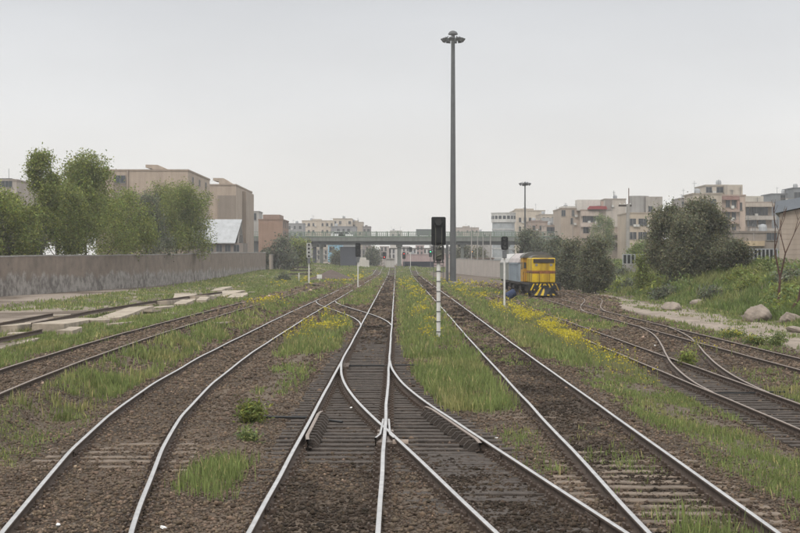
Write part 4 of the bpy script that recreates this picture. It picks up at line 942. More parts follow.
# left blocks
r = building('large beige block with sweeping roof fin behind the broad tallest tree', 97, 188, 171, 290, 34, BEI, win=[], side='r', swin=[(.9, 1.2, [(.2, 2.0), (.5, 2.0), (.8, 2.0)]), (.72, 1.6, [(.25, 1.4), (.6, 1.4)]), (.5, 1.6, [(.25, 1.4), (.6, 1.4)])])
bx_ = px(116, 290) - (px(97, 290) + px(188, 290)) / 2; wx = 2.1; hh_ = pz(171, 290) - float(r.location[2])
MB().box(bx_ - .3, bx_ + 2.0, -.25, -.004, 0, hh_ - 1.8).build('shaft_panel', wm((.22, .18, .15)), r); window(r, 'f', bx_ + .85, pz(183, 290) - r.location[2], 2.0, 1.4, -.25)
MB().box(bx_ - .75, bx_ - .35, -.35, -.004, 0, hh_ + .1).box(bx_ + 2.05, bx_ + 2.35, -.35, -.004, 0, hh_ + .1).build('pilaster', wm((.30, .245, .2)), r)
hwf = (px(188, 290) - px(97, 290)) / 2; fin(r, px(144, 290) + 0 - r.location[0], px(168, 290) - r.location[0], hh_, pz(164, 290) - r.location[2], 9, wm(BEI))
r = building('beige block with sweeping roof fin behind the white gabled house', 192, 236, 185.5, 340, 38, BEI, side='r', swin=[(.82, 2.2, [(.62, 1.8)]), (.60, 2.0, [(.62, 1.8)]), (.4, 2.0, [(.62, 1.8)])])
hh_ = pz(185.5, 340) - r.location[2]; fin(r, px(212, 340) - r.location[0], px(233, 340) - r.location[0], hh_, pz(177.5, 340) - r.location[2], 9, wm(BEI))
hx = px(236, 340) - r.location[0]; MB().box(hx + .004, hx + .9, 14, 33, 0, hh_ - .6).build('side_bay', wm((.32, .26, .21)), r)
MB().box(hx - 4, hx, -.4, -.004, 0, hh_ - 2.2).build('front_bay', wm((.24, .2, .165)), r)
r = building('pale flat roofed block cut off by the left edge above the trees', -25, 17, 181, 270, 20, (.36, .32, .28), win=[(187, 1.5, [(2, 1.3), (9, 1.3)])], roofstuff=[(-5, 10, 178, 6, (.33, .3, .27))])
MB().tube((1.8, 2, 0), (1.8, 2, 0 + (pz(168, 270) - r.location[2])), .06, .04, 6).build('antenna', M['grey_metal'], r)
building('red brown brick faced building next to the bridge, lower front tier', 258.5, 282.5, 220, 420, 24, BRK, side='r', swin=[(.85, 2, [(.2, 2.5), (.5, 2.5), (.8, 2.5)]), (.62, 2, [(.2, 2.5), (.5, 2.5), (.8, 2.5)])], name='brick_building', roofstuff=[(262.5, 279.5, 214.5, 14, (.24, .165, .13))])
building('small grey block between the beige block and the brick building', 249, 259, 212, 455, 12, (.33, .31, .29), win=[(220, 2, [(254, 1.5)])])
# white gabled house
Yh = 288; X0, X1 = px(189, Yh), px(243, Yh); zb = gz(X1, Yh) - .5; r = empty('gabled_house', ((X0 + X1) / 2, Yh, zb), 'long house with white gabled sheet roof behind the wall', 'house'); hw = (X1 - X0) / 2; ez = pz(243, Yh) - zb; rz_ = pz(219.5, Yh) - zb
MB().box(-hw, hw, 0, 9, 0, ez).build('wall', wm((.20, .17, .15)), r)
ro = MB(); ro.add([(-hw - .4, -.6, ez - .1), (hw - 1.4, -.6, ez - .1), (hw - .6, 4.5, rz_), (-hw - .4, 4.5, rz_), (hw - 1.4, 9.6, ez - .1), (-hw - .4, 9.6, ez - .1), (-hw - .4, -.6, ez + .05), (hw - 1.4, -.6, ez + .05), (hw - .6, 4.5, rz_ + .15), (-hw - .4, 4.5, rz_ + .15), (hw - 1.4, 9.6, ez + .05), (-hw - .4, 9.6, ez + .05)],
       [(0, 3, 2, 1), (3, 5, 4, 2), (6, 7, 8, 9), (9, 8, 10, 11), (0, 1, 7, 6), (1, 2, 8, 7), (2, 4, 10, 8), (4, 5, 11, 10), (5, 3, 9, 11), (3, 0, 6, 9)])
M['sheet'] = mat('pale_sheet', (.36, .37, .38), .5, .12, .4, streak=.3); ro.build('roof', M['sheet'], r)
MB().add([(hw - .8, 0, ez), (hw - .8, 9, ez), (hw - .8, 4.5, rz_ - .1), (hw - 1.1, 0, ez), (hw - 1.1, 9, ez), (hw - 1.1, 4.5, rz_ - .1)], [(0, 1, 2), (5, 4, 3), (0, 3, 4, 1), (1, 4, 5, 2), (2, 5, 3, 0)]).build('gable', wm((.14, .13, .12)), r)
for i, xo in enumerate((-1.0, .6, 2.2, 3.8)): window(r, 'f', xo, ez - 1.6, 1.1, 1.3, 0)
window(r, 'r', 3, ez + .0, 1.0, 1.6, hw - .8); window(r, 'r', 5.2, ez + .0, 1.0, 1.6, hw - .8)
# far cream buildings behind the bridge
CB = [('distant grey block at the left end of the bridge', 281, 303, 224, 640, GRY, 226), ('distant long cream block behind the bridge', 302, 334, 221, 700, CRE, 0), ('distant tallest cream block behind the bridge', 333, 352, 219, 690, CRE, 0),
      ('distant cream block with small dark windows right of the tallest one', 351, 363, 222.5, 705, (.4, .345, .28), 0), ('distant grey faced slab in front of the cream blocks', 331, 356, 227, 620, (.23, .235, .24), 0), ('distant dark grey narrow block right of the cream blocks', 362.5, 370.5, 227, 660, (.24, .22, .21), 0),
      ('distant low white block above the bridge near the pier', 390, 402, 231, 900, LGT, 0), ('distant beige block right of the tall mast', 456, 479, 228, 760, (.38, .33, .29), 0), ('distant lower block behind the pale poles', 478, 492, 232, 780, (.35, .33, .31), 0)]
for i, (lb, a, b_, yt, Y, c_, _) in enumerate(CB):
    n = max(2, int((b_ - a) / 4.5)); building(lb, a, b_, yt, Y, 18, c_, win=[(yt + 5, 1.3, [(a + (b_ - a) * (j + .5) / n, .8 + .3 * (j % 2)) for j in range(n) if (j + i) % 4]), (yt + 12, 1.3, [(a + (b_ - a) * (j + .5) / n, .9) for j in range(n) if (j * 3 + i) % 5])], base=1, group='distant buildings behind the bridge',
        roofstuff=[(a + (b_ - a) * .3, a + (b_ - a) * .6, yt - 2, 6, c_)] if i % 2 == 1 and i < 8 else ())
# low houses seen under the bridge
random.seed(21)
UH = [(358, 366, 250, (.3, .28, .26)), (365, 374, 247, (.36, .27, .25)), (373, 381, 251, (.26, .25, .25)), (380, 389, 247, (.38, .33, .3)), (388, 396, 249, (.5, .48, .46)), (402, 410, 247, (.45, .42, .4)), (409, 417, 249, (.55, .52, .5)), (416, 424, 246, (.4, .3, .28)), (423, 432, 249, (.5, .48, .45)), (430, 440, 246, (.42, .4, .38)), (440, 449, 249, (.36, .33, .3)), (448, 457, 247, (.3, .29, .28)), (300, 313, 248, (.33, .3, .27)), (313, 329, 250, (.4, .36, .31))]
UL = ['just right of the dark abutment', 'left of the far red signal', 'behind the far red signal', 'left of the grey bridge pier', 'whitish, directly behind the grey bridge pier', 'right of the dim red signal', 'whitish, behind the black distant signal', 'pinkish, right of the black distant signal', 'pale, behind the green signal', 'partly hidden by the near signal head', 'just right of the near signal head', 'directly behind the tall mast', 'behind the leftmost pale framed signal', 'between the left columns and the blue building']
for i, (a, b_, yt, c_) in enumerate(UH):
    Y = 620 + (i % 3) * 25; building('distant flat roofed house under the bridge, ' + UL[i], a, b_, yt, Y, 10, c_, base=1, win=[(yt + 4 + 5 * j, 1.5, [(a + 2 + 3.6 * q, .8) for q in range(int((b_ - a) / 3.7))]) for j in range(2)], group='distant houses under the bridge', name='distant_house')
building('bright light blue painted wall building under the left bridge span', 328, 342, 246, 560, 12, (.22, .42, .55), win=[(252, 2, [(332, 2.0)])], base=1, name='blue_building')
building('long low pinkish building behind the bridge pier', 402, 452, 255, 540, 12, (.36, .27, .26), base=1, win=[(262, 1.0, [])], name='low_building')
MB_ = MB(); Yw = 470; MB_.box(px(403, Yw), px(434, Yw), Yw, Yw + .4, 1.2, pz(261.5, Yw)); o = MB_.build('hoarding', mat('navy', (.03, .035, .06), .8), None); tag(o, 'low dark navy hoarding beyond the track end', 'hoarding')
MB_ = MB(); Yw = 430; MB_.box(px(358, Yw), px(369, Yw), Yw, Yw + 3, .8, pz(260, Yw)); MB_.box(px(360, Yw), px(366, Yw), Yw + .2, Yw + 2.8, pz(260, Yw), pz(257.5, Yw)); o = MB_.build('white_hut', wm(LGT), None); tag(o, 'low white hut beyond the grass before the bridge', 'hut')
MB_ = MB(); Yw = 440; MB_.box(px(385.5, Yw), px(394.5, Yw), Yw, Yw + 3, .8, pz(259, Yw)); MB_.box(px(385, Yw), px(395, Yw), Yw - .3, Yw + 3.3, pz(259, Yw), pz(258.3, Yw)); o = MB_.build('relay_hut', wm((.4, .38, .35)), None); tag(o, 'small pale relay hut left of the bridge pier', 'hut')
# gantry behind pier
r = empty('signal_gantry', (px(418, 455), 455, gz(0, 455)), 'thin pale gantry frame spanning right of the bridge pier', 'gantry'); zg = pz(248, 455) - r.location[2]
MB().box(-8.5, 8.5, -.15, .15, zg - .3, zg).build('beam', M['concrete'], r)
for s in (-8.3, 8.3): MB().box(s - .15, s + .15, -.15, .15, -.2, zg - .3).build('leg', M['concrete'], r)
# right side buildings
W2 = lambda y, h_, *xs: (y, h_, [(x, .9) for x in xs])
def BY(Y): return float(np.interp(Y, [150, 172, 200, 262, 345, 545], [150, 230, 330, 410, 470, 560]))
Yt = 520; Xt = px(503.5, Yt); r = empty('round_tower', (Xt, Yt, 1), 'round grey glazed tower with overhanging flat top', 'tower'); zt = pz(213, Yt) - 1; R0 = 3.75
MB().lathe((0, 0, 0), [(R0, 0), (R0, zt - 3.2)], 28).build('wall', mat('tower_grey', (.3, .32, .33), .5, .2, .5), r)
for i in range(5): MB().lathe((0, 0, zt - 5.8 - i * 3.2), [(R0 + .01, 0), (R0 + .12, .01), (R0 + .12, .5), (R0 + .01, .51)], 28).build('floor_band', wm((.42, .42, .41)), r)
MB().lathe((0, 0, zt - 3.2), [(R0 - .5, 0), (R0 + .35, .01), (R0 + .35, 3.0), (R0 + .5, 3.01), (R0 + .5, 3.3), (.5, 3.4)], 28).build('top_storey', wm((.5, .49, .47)), r)
for i in range(9):
    a = -pi + pi * (i + .5) / 9; o = MB().box(-.5, .5, 0, .06, 1.1, 2.2).build('window', M['glass'], r, ((R0 + .37) * cos(a), (R0 + .37) * sin(a), zt - 3.2)); o.rotation_euler[2] = a + pi / 2
building('cream office block directly behind the round tower', 514, 545, 211, BY(545), 22, CRE, win=[W2(222, 1.6, 520, 525, 530), W2(231, 1.6, 520, 525, 530)], roofstuff=[(516, 534, 208.5, 8, (.4, .34, .27))])
building('cream block left of the stepped beige flats, partly behind trees', 540, 562, 215, BY(470), 16, (.43, .37, .3), win=[W2(222, 1.6, 544, 548), W2(222, 1.6, 553)], ledges=[(541, 553, 218, 223.5, .8, (.3, .3, .3))])
building('low brown roofed house in front of the cream blocks', 529, 548, 222, BY(380), 12, (.31, .24, .2), win=[W2(230, 1.4, 534, 541)], roofstuff=[(531, 543, 220.5, 5, (.2, .13, .11))])
building('low beige house with dark openings beneath the stepped flats', 546, 564, 226, BY(330), 14, PNK, win=[(233, 1.8, [(550, 2.0), (557, 2.4)]), (241, 1.8, [(552, 2)])])
building('beige stepped flats, taller left wing with two small dark windows', 561, 582, 209, BY(305), 22, (.36, .295, .24), win=[(216, 1.7, [(573, .8)]), (224, 1.7, [(572, .8)]), (216, 1.7, [(563.5, 1.2)])], roofstuff=[(563, 577, 206, 10, LGT)])
building('beige flats with banded balconies below the red awning', 581, 606, 210.5, BY(300), 20, (.40, .33, .275), win=[(222, 2.0, [(585, 1.3), (588.5, 1.1), (592, 1.3), (596, 1.6)]), (233, 2.0, [(586, 1.6), (593, 2.2)])],
         ledges=[(580.5, 599, 223, 227, 1.0, (.42, .35, .3)), (580.5, 599, 211.5, 216, 1.0, (.42, .35, .3)), (580.5, 599, 234, 238, 1.0, (.36, .29, .24))], roofstuff=[(578, 601, 199.5, 6, LGT), (601.5, 604, 201, 3, PNK)])
Ya = BY(300) - .9; r = empty('roof_awning', (px(597.5, Ya), Ya, pz(210, Ya)), 'faded red awning on the roof terrace of the beige flats', 'awning'); w2 = 9.5 / F * Ya
MB().ext([(-w2, 0 + .5), (-w2 + .5, 1.1), (w2 - .3, 1.1), (w2, .35), (w2, .2), (-w2, .2)], -.8, 1.4).build('canopy', mat('awning_red', (.24, .05, .05), .8, .15), r)
for s in (-1, 1): MB().box(s * (w2 - .2) - .04, s * (w2 - .2) + .04, -.7, -.62, -.1, .2).build('leg', M['grey_metal'], r)
building('tall pale square block between the red awning and the concrete stair block', 605, 626, 199.5, BY(330), 18, (.42, .37, .32), win=[(206, 1.8, [(609, 1.2)])], ledges=[(605, 611, 200, 210, .3, (.26, .23, .21))])
building('low brown stepped house left of the utility pole', 596, 626, 228, BY(280), 14, (.33, .27, .22), win=[(236, 1.4, [(608, 1.2)])], ledges=[(607, 621, 232, 235, 1.4, (.42, .36, .3)), (605, 624, 240, 243, 1.8, (.3, .26, .22))])
r = building('cream three storey house with rough concrete stair block on its roof', 628.5, 663, 213.5, BY(255), 20, (.41, .34, .265), win=[(225.5, 1.8, [(630.5, .0 + 1.2)][:1] + [(641, 1.3), (645, 1.0)]), (225.5, 1.8, [(634.5, .8)]), (239, 1.8, [(630.5, 1.2), (634.8, .9), (640.5, 1.1), (645, 1.1)])],
             side=None)
zr = pz(213.5, BY(255)) - r.location[2] + .31; MB().prism([(1.4 * cos(a) * 1.9 - 1.1 - .2, 3.5 + 2.2 * sin(a)) for a in np.linspace(0, 2 * pi, 17)[:-1]], zr - .28, pz(195.5, BY(255)) - r.location[2]).build('stair_tower', wm((.30, .285, .27)), r)
MB().box(px(646.5, BY(255)) - r.location[0], px(663, BY(255)) - r.location[0], .6, 6.5, zr, pz(196.5, BY(255)) - r.location[2]).build('roof_structure', wm((.34, .31, .28)), r)
window(r, 'f', px(651, BY(255)) - r.location[0], zr + .2, 1.2, 1.4, .6)
MB().tube((px(628.5, BY(255)) - r.location[0] + .2, .8, zr - .2), (px(628.5, BY(255)) - r.location[0] + .2, .8, pz(188, BY(255)) - r.location[2]), .12, .12, 8).build('chimney', M['rust_brown'], r)
building('small cluttered rooftop block left of the tallest cream flats', 680, 697, 199, BY(260), 12, (.3, .27, .25), win=[(206, 1.2, [(684, 1.2), (691, 1.2)])], ledges=[(682, 690, 195.5, 197, 1, GRY)])
building('pinkish three storey front with stacked balconies, tallest on the right', 722, 745.5, 196, BY(200), 16, PNK, win=[(207, 1.9, [(728, .9), (734, .9)]), (219, 1.9, [(728, .9), (734, .9)]), (230, 1.9, [(728, .9), (734, .9)]), (210, 1.6, [(741, .6)])], side='r', swin=[(.8, 1.6, [(.4, 1.4)])], roofstuff=[(729, 744, 184.5, 7, (.42, .37, .31))],
         ledges=[(721.5, 739, 196.5, 200, .7, (.26, .16, .14)), (721.5, 739, 209.5, 212, .8, (.34, .26, .22)), (721.5, 739, 221.5, 224, .8, (.34, .26, .22)), (737, 739.5, 200.3, 209.3, .5, (.3, .2, .17))])
building('cream upper flat with two dark square windows, highest roof on the right', 706, 728, 186, BY(204), 12, (.45, .40, .34), win=[(192.5, 1.2, [(709, 1.3), (720, 1.5)])])
building('wide cream flats half hidden by the big dark trees', 693, 722, 194.5, BY(199), 10, (.40, .345, .285), win=[(205, 1.3, [(704, 1.4), (713, 1.4)])])
building('brown flats with long shaded balconies right of the tallest front', 745, 772, 203, BY(215), 12, (.31, .26, .22), win=[(215, 1.8, [(750, 1.8), (757, 2.2), (765, 1.4)]), (226, 1.8, [(752, 2.2), (762, 1.8)])], ledges=[(744.6, 778, 203.3, 207, 1.6, (.40, .35, .3)), (745, 775, 216, 220, 1.4, (.38, .35, .32)), (748, 779, 228.5, 231.5, 2.2, (.36, .33, .3))], roofstuff=[(745.5, 765, 195.8, 6, (.43, .40, .35))])
building('low rough wall building with tan sheet front near the white fence', 735, 779, 233, BY(172), 10, (.25, .215, .185), win=[(240, 1.1, [(772, 1.6)])], ledges=[(737.5, 764, 241, 246, .6, (.42, .33, .22))])
building('grey block with small square window above the warehouse', 772, 795, 194.5, BY(260), 12, (.22, .23, .24), win=[(200, 1.3, [(783, 1.3)])], side='r')
building('darker grey tall block at the right edge above the warehouse', 794, 815, 188.5, BY(255), 12, (.19, .2, .21), win=[(199, 1.8, [(798, 2.0), (804, 1.5)])])
# dish on a balcony
# warehouse
Yw = 128; X0 = px(779.5, Yw); z0 = gz(X0 + 2, Yw) - .5; r = empty('warehouse', (X0, Yw, z0), 'blank beige tiled warehouse with grey metal roof at the right edge', 'building', rz=-.27); zl = pz(213.5, Yw) - z0; zr2 = zl + 1.2
MB().ext([(0, 0), (14, 0), (14, zl + 3.2), (0, zl)], 0, 26).build('wall', wm((.36, .30, .25)), r)
MB().ext([(-.35, zl - .02 + .03), (14.3, zl + 3.25), (14.3, zl + 3.5), (-.35, zl + .95)], -.4, 26.4).build('roof', mat('roof_sheet', (.2, .22, .25), .45, .15, .5, metal=.2), r)
MB().box(-.05, 14, -.06, -.004, 0, .75).build('plinth', wm((.12, .11, .10)), r)
jn = MB()
for i in range(1, 14): jn.box(0, 14, -.012, -.003, .9 + i * .42, .9 + i * .42 + .025)
jn.build('tile_joints', wm((.3, .25, .21)), r)
# fences on the terrace
M['fence_grey'] = mat('fence_grey', (.30, .31, .32), .7, .25, 3)
def fence(label, x0, x1, y0, y1, yb, Y0, Y1, n, name='panel_fence'):
    A = (px(x0, Y0), Y0); B = (px(x1, Y1), Y1); z0 = min(gz(*A), gz(*B), ) - .1; r = empty(name, (A[0], A[1], z0), label, 'fence'); L_ = math.dist(A, B); r.rotation_euler[2] = math.atan2(B[1] - A[1], B[0] - A[0]); h_ = pz(y0, Y0) - z0
    zb = pz(yb, Y0) - z0
    for i in range(n + 1): MB().box(L_ * i / n - .05, L_ * i / n + .05, -.09, .09, -.3, h_).build('post', M['fence_grey'], r)
    for i in range(n):
        a, b_ = L_ * i / n + .09, L_ * (i + 1) / n - .09; MB().box(a, b_, -.03, .03, zb, h_ - .12).build('panel', M['black'], r)
    MB().box(.09, L_ - .09, -.05, .05, h_ - .118, h_ - .02).build('rail', M['fence_grey'], r)
    MB().box(.09, L_ - .09, -.1, .1, -.2, zb).build('plinth', M['concrete'], r)
fence('white framed fence with dark panels by the utility pole', 623, 651, 254, 254, 263.5, 200, 200, 7)
fence('tall white framed fence with dark panels right of the low dark tree', 734, 777.5, 248.5, 248.5, 263.5, 168, 168, 11)

# ------------------------------------------------------------------ walls on the ground
def wall_run(label, pts, h_, th, matr, name, cat, cap=True):
    r = empty(name, (pts[0][0], pts[0][1], 0), label, cat); n = len(pts); mb, cp = MB(), MB(); V = []
    ox, oy = pts[0][:2]; P = []
    for (a, b_) in zip(pts[:-1], pts[1:]):
        k = max(2, int(math.dist(a[:2], b_[:2]) / 3)); P += [tuple(np.array(a) + (np.array(b_) - np.array(a)) * i / k) for i in range(k)]
    P.append(pts[-1]); hv = random.Random(4)
    for i, (x, y, z) in enumerate(P):
        j = min(i, len(P) - 2); dx, dy = P[j + 1][0] - P[j][0], P[j + 1][1] - P[j][1]; L_ = math.hypot(dx, dy); nx, ny = dy / L_ * th / 2, -dx / L_ * th / 2; t_ = z + h_ + hv.uniform(-.04, .04)
        V.append([(x - ox - nx, y - oy - ny, z - 1.2), (x - ox + nx, y - oy + ny, z - 1.2), (x - ox + nx, y - oy + ny, t_), (x - ox - nx, y - oy - ny, t_)])
        if cap: c_ = .09 / th; cp.v += [(x - ox - nx * (1 + c_), y - oy - ny * (1 + c_), t_ + .003), (x - ox + nx * (1 + c_), y - oy + ny * (1 + c_), t_ + .003), (x - ox + nx * (1 + c_), y - oy + ny * (1 + c_), t_ + .13), (x - ox - nx * (1 + c_), y - oy - ny * (1 + c_), t_ + .13)]
    mb.v = [v for q in V for v in q]
    Fs = [(i * 4 + j, i * 4 + (j + 1) % 4, (i + 1) * 4 + (j + 1) % 4, (i + 1) * 4 + j) for i in range(len(P) - 1) for j in range(4)] + [(0, 3, 2, 1), tuple((len(P) - 1) * 4 + j for j in range(4))]
    mb.f = Fs; mb.m = [0] * len(Fs); mb.build('wall_body', matr, r)
    if cap: cp.f = Fs; cp.m = [0] * len(Fs); cp.build('coping', M['concrete'], r)
    return r
random.seed(2)
wall_run('long weathered grey brown yard wall along the left side', [(-46, 85, -.25), (-36.8, 144, -.2), (-30.6, 201, .15), (-28.5, 260, .7), (-28.3, 335, 1.1)], 3.7, .35, M['brick_wall'], 'yard_wall', 'wall')
wall_run('pale rendered wall continuing from the yard wall to the bridge', [(-27.5, 338, 1.1), (-26, 400, 1.7), (-26, 446, 2.2)], 3.3, .3, wm((.36, .31, .26)), 'rendered_wall', 'wall')
wall_run('pale concrete panel wall right of the tall mast', [(px(446, 395), 395, .55), (px(500, 330), 330, -.1), (px(535, 300), 300, -.3)], 3.2, .25, wm((.40, .355, .32)), 'panel_wall', 'wall')
r = empty('brown_shed', (px(482, 420), 420, 1), 'long brown shed roofline above the pale panel wall', 'shed'); w2 = 11.5 / F * 420
MB().box(-w2, w2, 0, 5, 0, pz(258.5, 420) - 1).build('wall', wm((.15, .11, .09)), r); MB().box(-w2 - .3, w2 + .3, -.3, 5.3, pz(258.5, 420) - 1, pz(257.7, 420) - 1).build('roof', wm((.2, .15, .12)), r)

# ------------------------------------------------------------------ bridge
Yb = 450; r = empty('road_bridge', (0, Yb, 0), 'grey concrete road bridge with railings spanning the whole yard', 'bridge'); zu = pz(244.5, Yb); zd = pz(237.2, Yb)
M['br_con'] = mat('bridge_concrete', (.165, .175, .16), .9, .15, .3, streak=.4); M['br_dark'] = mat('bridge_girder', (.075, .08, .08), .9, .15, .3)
MB().box(-75, 75, 0, 14, zd - 1.15, zd).build('deck', M['br_con'], r)
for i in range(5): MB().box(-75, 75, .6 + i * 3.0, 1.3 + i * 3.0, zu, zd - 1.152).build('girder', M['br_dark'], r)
for ys_ in (-.05, 13.6):
    rl = MB(); rl.box(-75, 75, ys_, ys_ + .12, zd + 1.45, zd + 1.6); rl.box(-75, 75, ys_, ys_ + .1, zd + .75, zd + .85); rl.box(-75, 75, ys_ - .05, ys_ + .35, zd + .002, zd + .35)
    x = -75
    while x < 75: rl.box(x, x + .09, ys_, ys_ + .09, zd + .35, zd + 1.45); x += .62
    x = -74
    while x < 75: rl.box(x, x + .24, ys_ - .04, ys_ + .2, zd + .3, zd + 1.75); x += 3.1
    rl.build('railing', mat('railing_green', (.15, .19, .15), .6, .1) if ys_ < 0 else bpy.data.materials['railing_green'], r)
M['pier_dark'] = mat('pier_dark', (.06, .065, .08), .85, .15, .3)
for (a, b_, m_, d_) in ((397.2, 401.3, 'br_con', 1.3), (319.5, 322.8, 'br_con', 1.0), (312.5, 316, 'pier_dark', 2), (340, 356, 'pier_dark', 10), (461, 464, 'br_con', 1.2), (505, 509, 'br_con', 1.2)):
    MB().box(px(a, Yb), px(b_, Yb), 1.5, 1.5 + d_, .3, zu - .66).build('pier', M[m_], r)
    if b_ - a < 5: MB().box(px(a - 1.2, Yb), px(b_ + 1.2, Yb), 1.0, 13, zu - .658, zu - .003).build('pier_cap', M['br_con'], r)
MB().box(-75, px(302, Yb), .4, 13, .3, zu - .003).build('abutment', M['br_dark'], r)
# vehicles on the bridge
def car(label, x, Y, z, L_, hh_, c_, van=False):
    r = empty('road_vehicle', (px(x, Y), Y, z), label, 'car' if not van else 'truck'); b_ = MB(); l2 = L_ / 2; s = hh_ / 1.45
    pts = [(-l2, .3), (l2, .3), (l2 + .03, .75 * s), (l2 - .75, .88 * s), (l2 - 1.35, 1.42 * s), (-l2 + .9, 1.45 * s), (-l2 + .25, .95 * s), (-l2, .9 * s)] if not van else [(-l2, .5), (l2, .5), (l2, 1.1), (l2 - .25, 1.9), (l2 - .5, hh_), (-l2, hh_)]
    b_.ext(pts, -.85, .85); b_.build('body', mat('car_paint', c_, .3, .05, spec=.6), r, bevel=.05)
    if not van: MB().ext([(l2 - .9, .9 * s), (l2 - 1.4, 1.36 * s), (-l2 + .95, 1.38 * s), (-l2 + .45, .96 * s)], -.862, .862).build('side_window', M['glass'], r)
    else: MB().ext([(l2 - .35, 1.3), (l2 - .55, 2.0), (l2 - 1.3, 2.0), (l2 - 1.3, 1.3)], -.862, .862).build('side_window', M['glass'], r)
    for sx in (-1, 1):
        for sy in (-1, 1): MB().tube((sx * (l2 - .8), sy * .72 - .1, .32), (sx * (l2 - .8), sy * .72 + .1, .32), .32, n=14).build('wheel', M['black'], r)
car('white car crossing the bridge, left of two', 338.5, 453.5, zd, 4.3, 1.7, (.7, .7, .7)); car('white car crossing the bridge, right of two', 345.6, 453.5, zd, 4.2, 1.6, (.72, .72, .7)); car('dark truck crossing the bridge left of the near signal', 428, 453.5, zd, 7.0, 2.4, (.12, .13, .13), True)

# ------------------------------------------------------------------ locomotive and hopper wagons
M['grime'] = mat('grime', (.045, .035, .03), .9, .4, 3); M['dk_grey'] = mat('dark_grey_paint', (.10, .095, .085), .7, .3, 2)
Xl, Yl = 14.1, 147.0; zr = -.3; r = empty('shunting_locomotive', (Xl, Yl, zr), 'yellow shunting locomotive with black and yellow striped bumper', 'locomotive')
MB().box(-1.1, 1.1, .9, 7.2, 1.35, 3.72).build('hood', M['yellow'], r, bevel=.09)
MB().box(-1.0, 1.0, .83, .896, 3.25, 3.62).build('grille', M['grime'], r)
st = MB(); st.box(-1.103, 1.103, .893, 7.2, 2.22, 2.5)
st.build('stripe', mat('stripe_brown', (.22, .085, .03), .7, .4, 3), r)
MB().box(-1.45, 1.45, 7.22, 10.4, 1.35, 3.75).build('cab', mat('cab_ochre', (.50, .27, .03), .6, .25, 2, streak=.5, dirt=(.12, .07, .03)), r, bevel=.05)
n = 10; MB().ext([(1.52 * cos(pi * i / n), 3.752 + .62 * sin(pi * i / n)) for i in range(n + 1)], 7.0, 10.7).build('cab_roof', M['dk_grey'], r)
MB().ext([(1.0 * cos(pi * i / n), 3.722 + .3 * sin(pi * i / n)) for i in range(n + 1)], 3.0, 6.9).build('engine_cover', M['dk_grey'], r)
for xo in (-1.28, 1.28): MB().box(xo - .12, xo + .12, 7.16, 7.218, 2.7, 3.3).build('cab_window', M['glass'], r)
for yo in (7.9, 9.3): MB().box(-1.47, -1.452, yo - .4, yo + .4, 2.6, 3.3).build('side_window', M['glass'], r)
MB().box(-1.108, -1.104, 4.6, 5.6, 1.5, 2.18).box(-1.108, -1.104, 2.2, 3.4, 1.5, 2.18).build('hood_door', M['yellow'], r)
MB().box(-1.5, 1.5, 0.0, 10.8, 1.16, 1.32).build('walkway', M['grime'], r)
bm_ = MB(); bm_.box(-1.5, 1.5, -.12, -.004, .62, 1.3); bm_.build('buffer_beam', M['black'], r)
sp = MB()
for i in range(-4, 5):
    if i == 0: continue
    s = 1 if i > 0 else -1; x = i * .33
    sp.ext([(x - .07, .64), (x + .07, .64), (x + .07 - s * .3, 1.28), (x - .07 - s * .3, 1.28)], -.126, -.121)
sp.build('warning_stripes', M['yellow'], r)
pl = MB(); pl.add([(-1.25, -.1, .15), (0, -.75, .12), (1.25, -.1, .15), (-1.25, -.06, .15), (0, -.68, .12), (1.25, -.06, .15), (-.8, -.15, .9), (0, -.35, .98), (.8, -.15, .9), (-.8, -.1, .9), (0, -.3, .98), (.8, -.1, .9)],
   [(0, 1, 7, 6), (1, 2, 8, 7), (3, 9, 10, 4), (4, 10, 11, 5), (6, 7, 10, 9), (7, 8, 11, 10), (0, 3, 4, 1), (1, 4, 5, 2), (0, 6, 9, 3), (2, 5, 11, 8)]); pl.build('plough', M['black'], r)
sp = MB()
for s in (-1, 1):
    for f0 in (.15, .6):
        a = np.array([s * .1 + s * f0, -.72 + f0 * .5, .17]); 
        sp.add([(s * (f0 * 1.25), -.765 + f0 * .65, .16), (s * (f0 * 1.25 + .25), -.765 + (f0 + .2) * .65, .16), (s * ((f0 * .8) - .02), -.365 + f0 * .2, .94), (s * ((f0 * .8) - .18), -.365 + (f0 - .15) * .2, .94)], [(0, 1, 2, 3)])
sp.build('plough_stripes', M['yellow'], r)
for s in (-1, 1):
    MB().tube((s * .87, -.5, .95), (s * .87, -.1, .95), .10, n=10).tube((s * .87, -.58, .95), (s * .87, -.5, .95), .22, n=14).build('buffer', M['black'], r)
    MB().tube((s * .7, .86, 3.05), (s * .7, .9, 3.05), .13, n=12).build('headlight', M['frame'], r)
    hr = MB()
    for yy_ in (.05, 2.0, 4.0, 6.5): hr.tube((s * 1.46, yy_, 1.32), (s * 1.46, yy_, 2.35), .022, n=6)
    hr.tube((s * 1.46, .05, 2.35), (s * 1.46, 6.5, 2.35), .022, n=6); hr.tube((s * 1.46, .05, 2.35), (s * .5, .05, 2.3), .022, n=6); hr.tube((s * .5, .05, 2.3), (s * .5, .05, 1.32), .022, n=6); hr.build('handrail', M['black'], r)
MB().box(-.3, .3, -.45, -.13, .85, 1.1).build('coupler', M['black'], r)
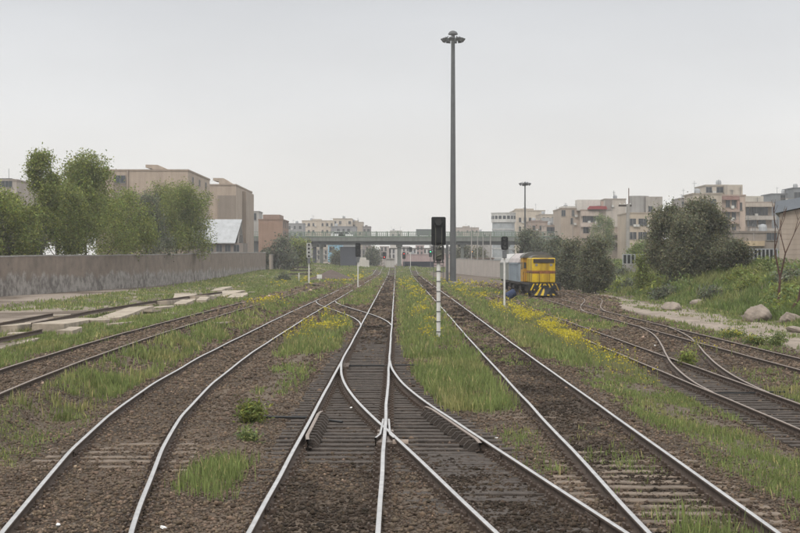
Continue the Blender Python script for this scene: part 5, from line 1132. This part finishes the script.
def bogie(r, y, xw=.753):
    b_ = MB().box(-1.1, -.95, y - 1.3, y + 1.3, .45, .85).box(.95, 1.1, y - 1.3, y + 1.3, .45, .85).box(-.95, .95, y - .25, y + .25, .5, .8).build('bogie', M['grime'], r)
    for yy_ in (y - .9, y + .9):
        w_ = MB()
        for s in (-1, 1): w_.tube((s * .70, yy_, .46), (s * .84, yy_, .46), .46, n=20)
        w_.tube((-.95, yy_, .46), (.95, yy_, .46), .08, n=8); w_.build('wheelset', M['grime'], b_)
bogie(r, 2.2); bogie(r, 8.4); MB().box(-1.2, 1.2, 4.0, 6.6, .45, 1.15).build('fuel_tank', M['grime'], r)
def wagon(label, Y0, c_, c2):
    r = empty('hopper_wagon', (14.1, Y0, zr), label, 'wagon', 'covered hopper wagons behind the locomotive'); m1 = wm(c_)
    MB().ext([(-1.35, 1.25), (1.35, 1.25), (1.4, 2.2), (1.4, 3.25), (-1.4, 3.25), (-1.4, 2.2)], 0, 13).build('body', m1, r)
    MB().ext([(-1.43, 3.252), (1.43, 3.252), (1.25, 3.7), (.65, 4.25), (-.65, 4.25), (-1.25, 3.7)], -.1, 13.1).build('roof', wm(c2), r)
    rb = MB()
    for i in range(11): rb.box(-1.47, -1.402, .1 + i * 1.28, .2 + i * 1.28, 1.3, 3.24).box(1.402, 1.47, .1 + i * 1.28, .2 + i * 1.28, 1.3, 3.24)
    rb.box(-1.49, -1.472, 0, 13, 3.1, 3.2); rb.build('rib', m1, r)
    MB().box(-1.3, 1.3, -.5, 13.5, 1.0, 1.22).build('underframe', M['grime'], r)
    for yy_ in (4.0, 8.9): MB().add([(-1.0, yy_ - 1.2, 1.0), (1.0, yy_ - 1.2, 1.0), (1.0, yy_ + 1.2, 1.0), (-1.0, yy_ + 1.2, 1.0), (-.4, yy_ - .4, .35), (.4, yy_ - .4, .35), (.4, yy_ + .4, .35), (-.4, yy_ + .4, .35)], [(0, 1, 2, 3), (4, 7, 6, 5), (0, 4, 5, 1), (1, 5, 6, 2), (2, 6, 7, 3), (3, 7, 4, 0)]).build('hopper_chute', M['grime'], r)
    ld = MB()
    for s in (-.95, -.55): ld.tube((s, -.08, 1.2), (s, -.08, 3.6), .025, n=6)
    for i in range(7): ld.tube((-.95, -.08, 1.5 + i * .3), (-.55, -.08, 1.5 + i * .3), .02, n=5)
    ld.build('ladder', M['grime'], r); bogie(r, 1.8); bogie(r, 11.2)
wagon('blue grey covered hopper wagon coupled next to the locomotive', 160.5, (.27, .31, .35), (.42, .38, .37)); wagon('pale grey covered hopper wagon, farthest of the train', 175.5, (.30, .31, .29), (.48, .47, .45))

# ------------------------------------------------------------------ haze
hz = MB(); hz.box(-1500, 1500, -60, 1150, -6, 60)
hm = bpy.data.materials.new('haze_air'); hm.use_nodes = True; t = hm.node_tree; t.nodes.clear(); o_ = N(t, 'ShaderNodeOutputMaterial'); pv = N(t, 'ShaderNodeVolumePrincipled')
pv.inputs['Color'].default_value = (.97, .97, .97, 1); pv.inputs['Density'].default_value = .0003; pv.inputs['Anisotropy'].default_value = .2; t.links.new(pv.outputs[0], o_.inputs['Volume'])
o = hz.build('haze', hm); tag(o, kind='stuff')
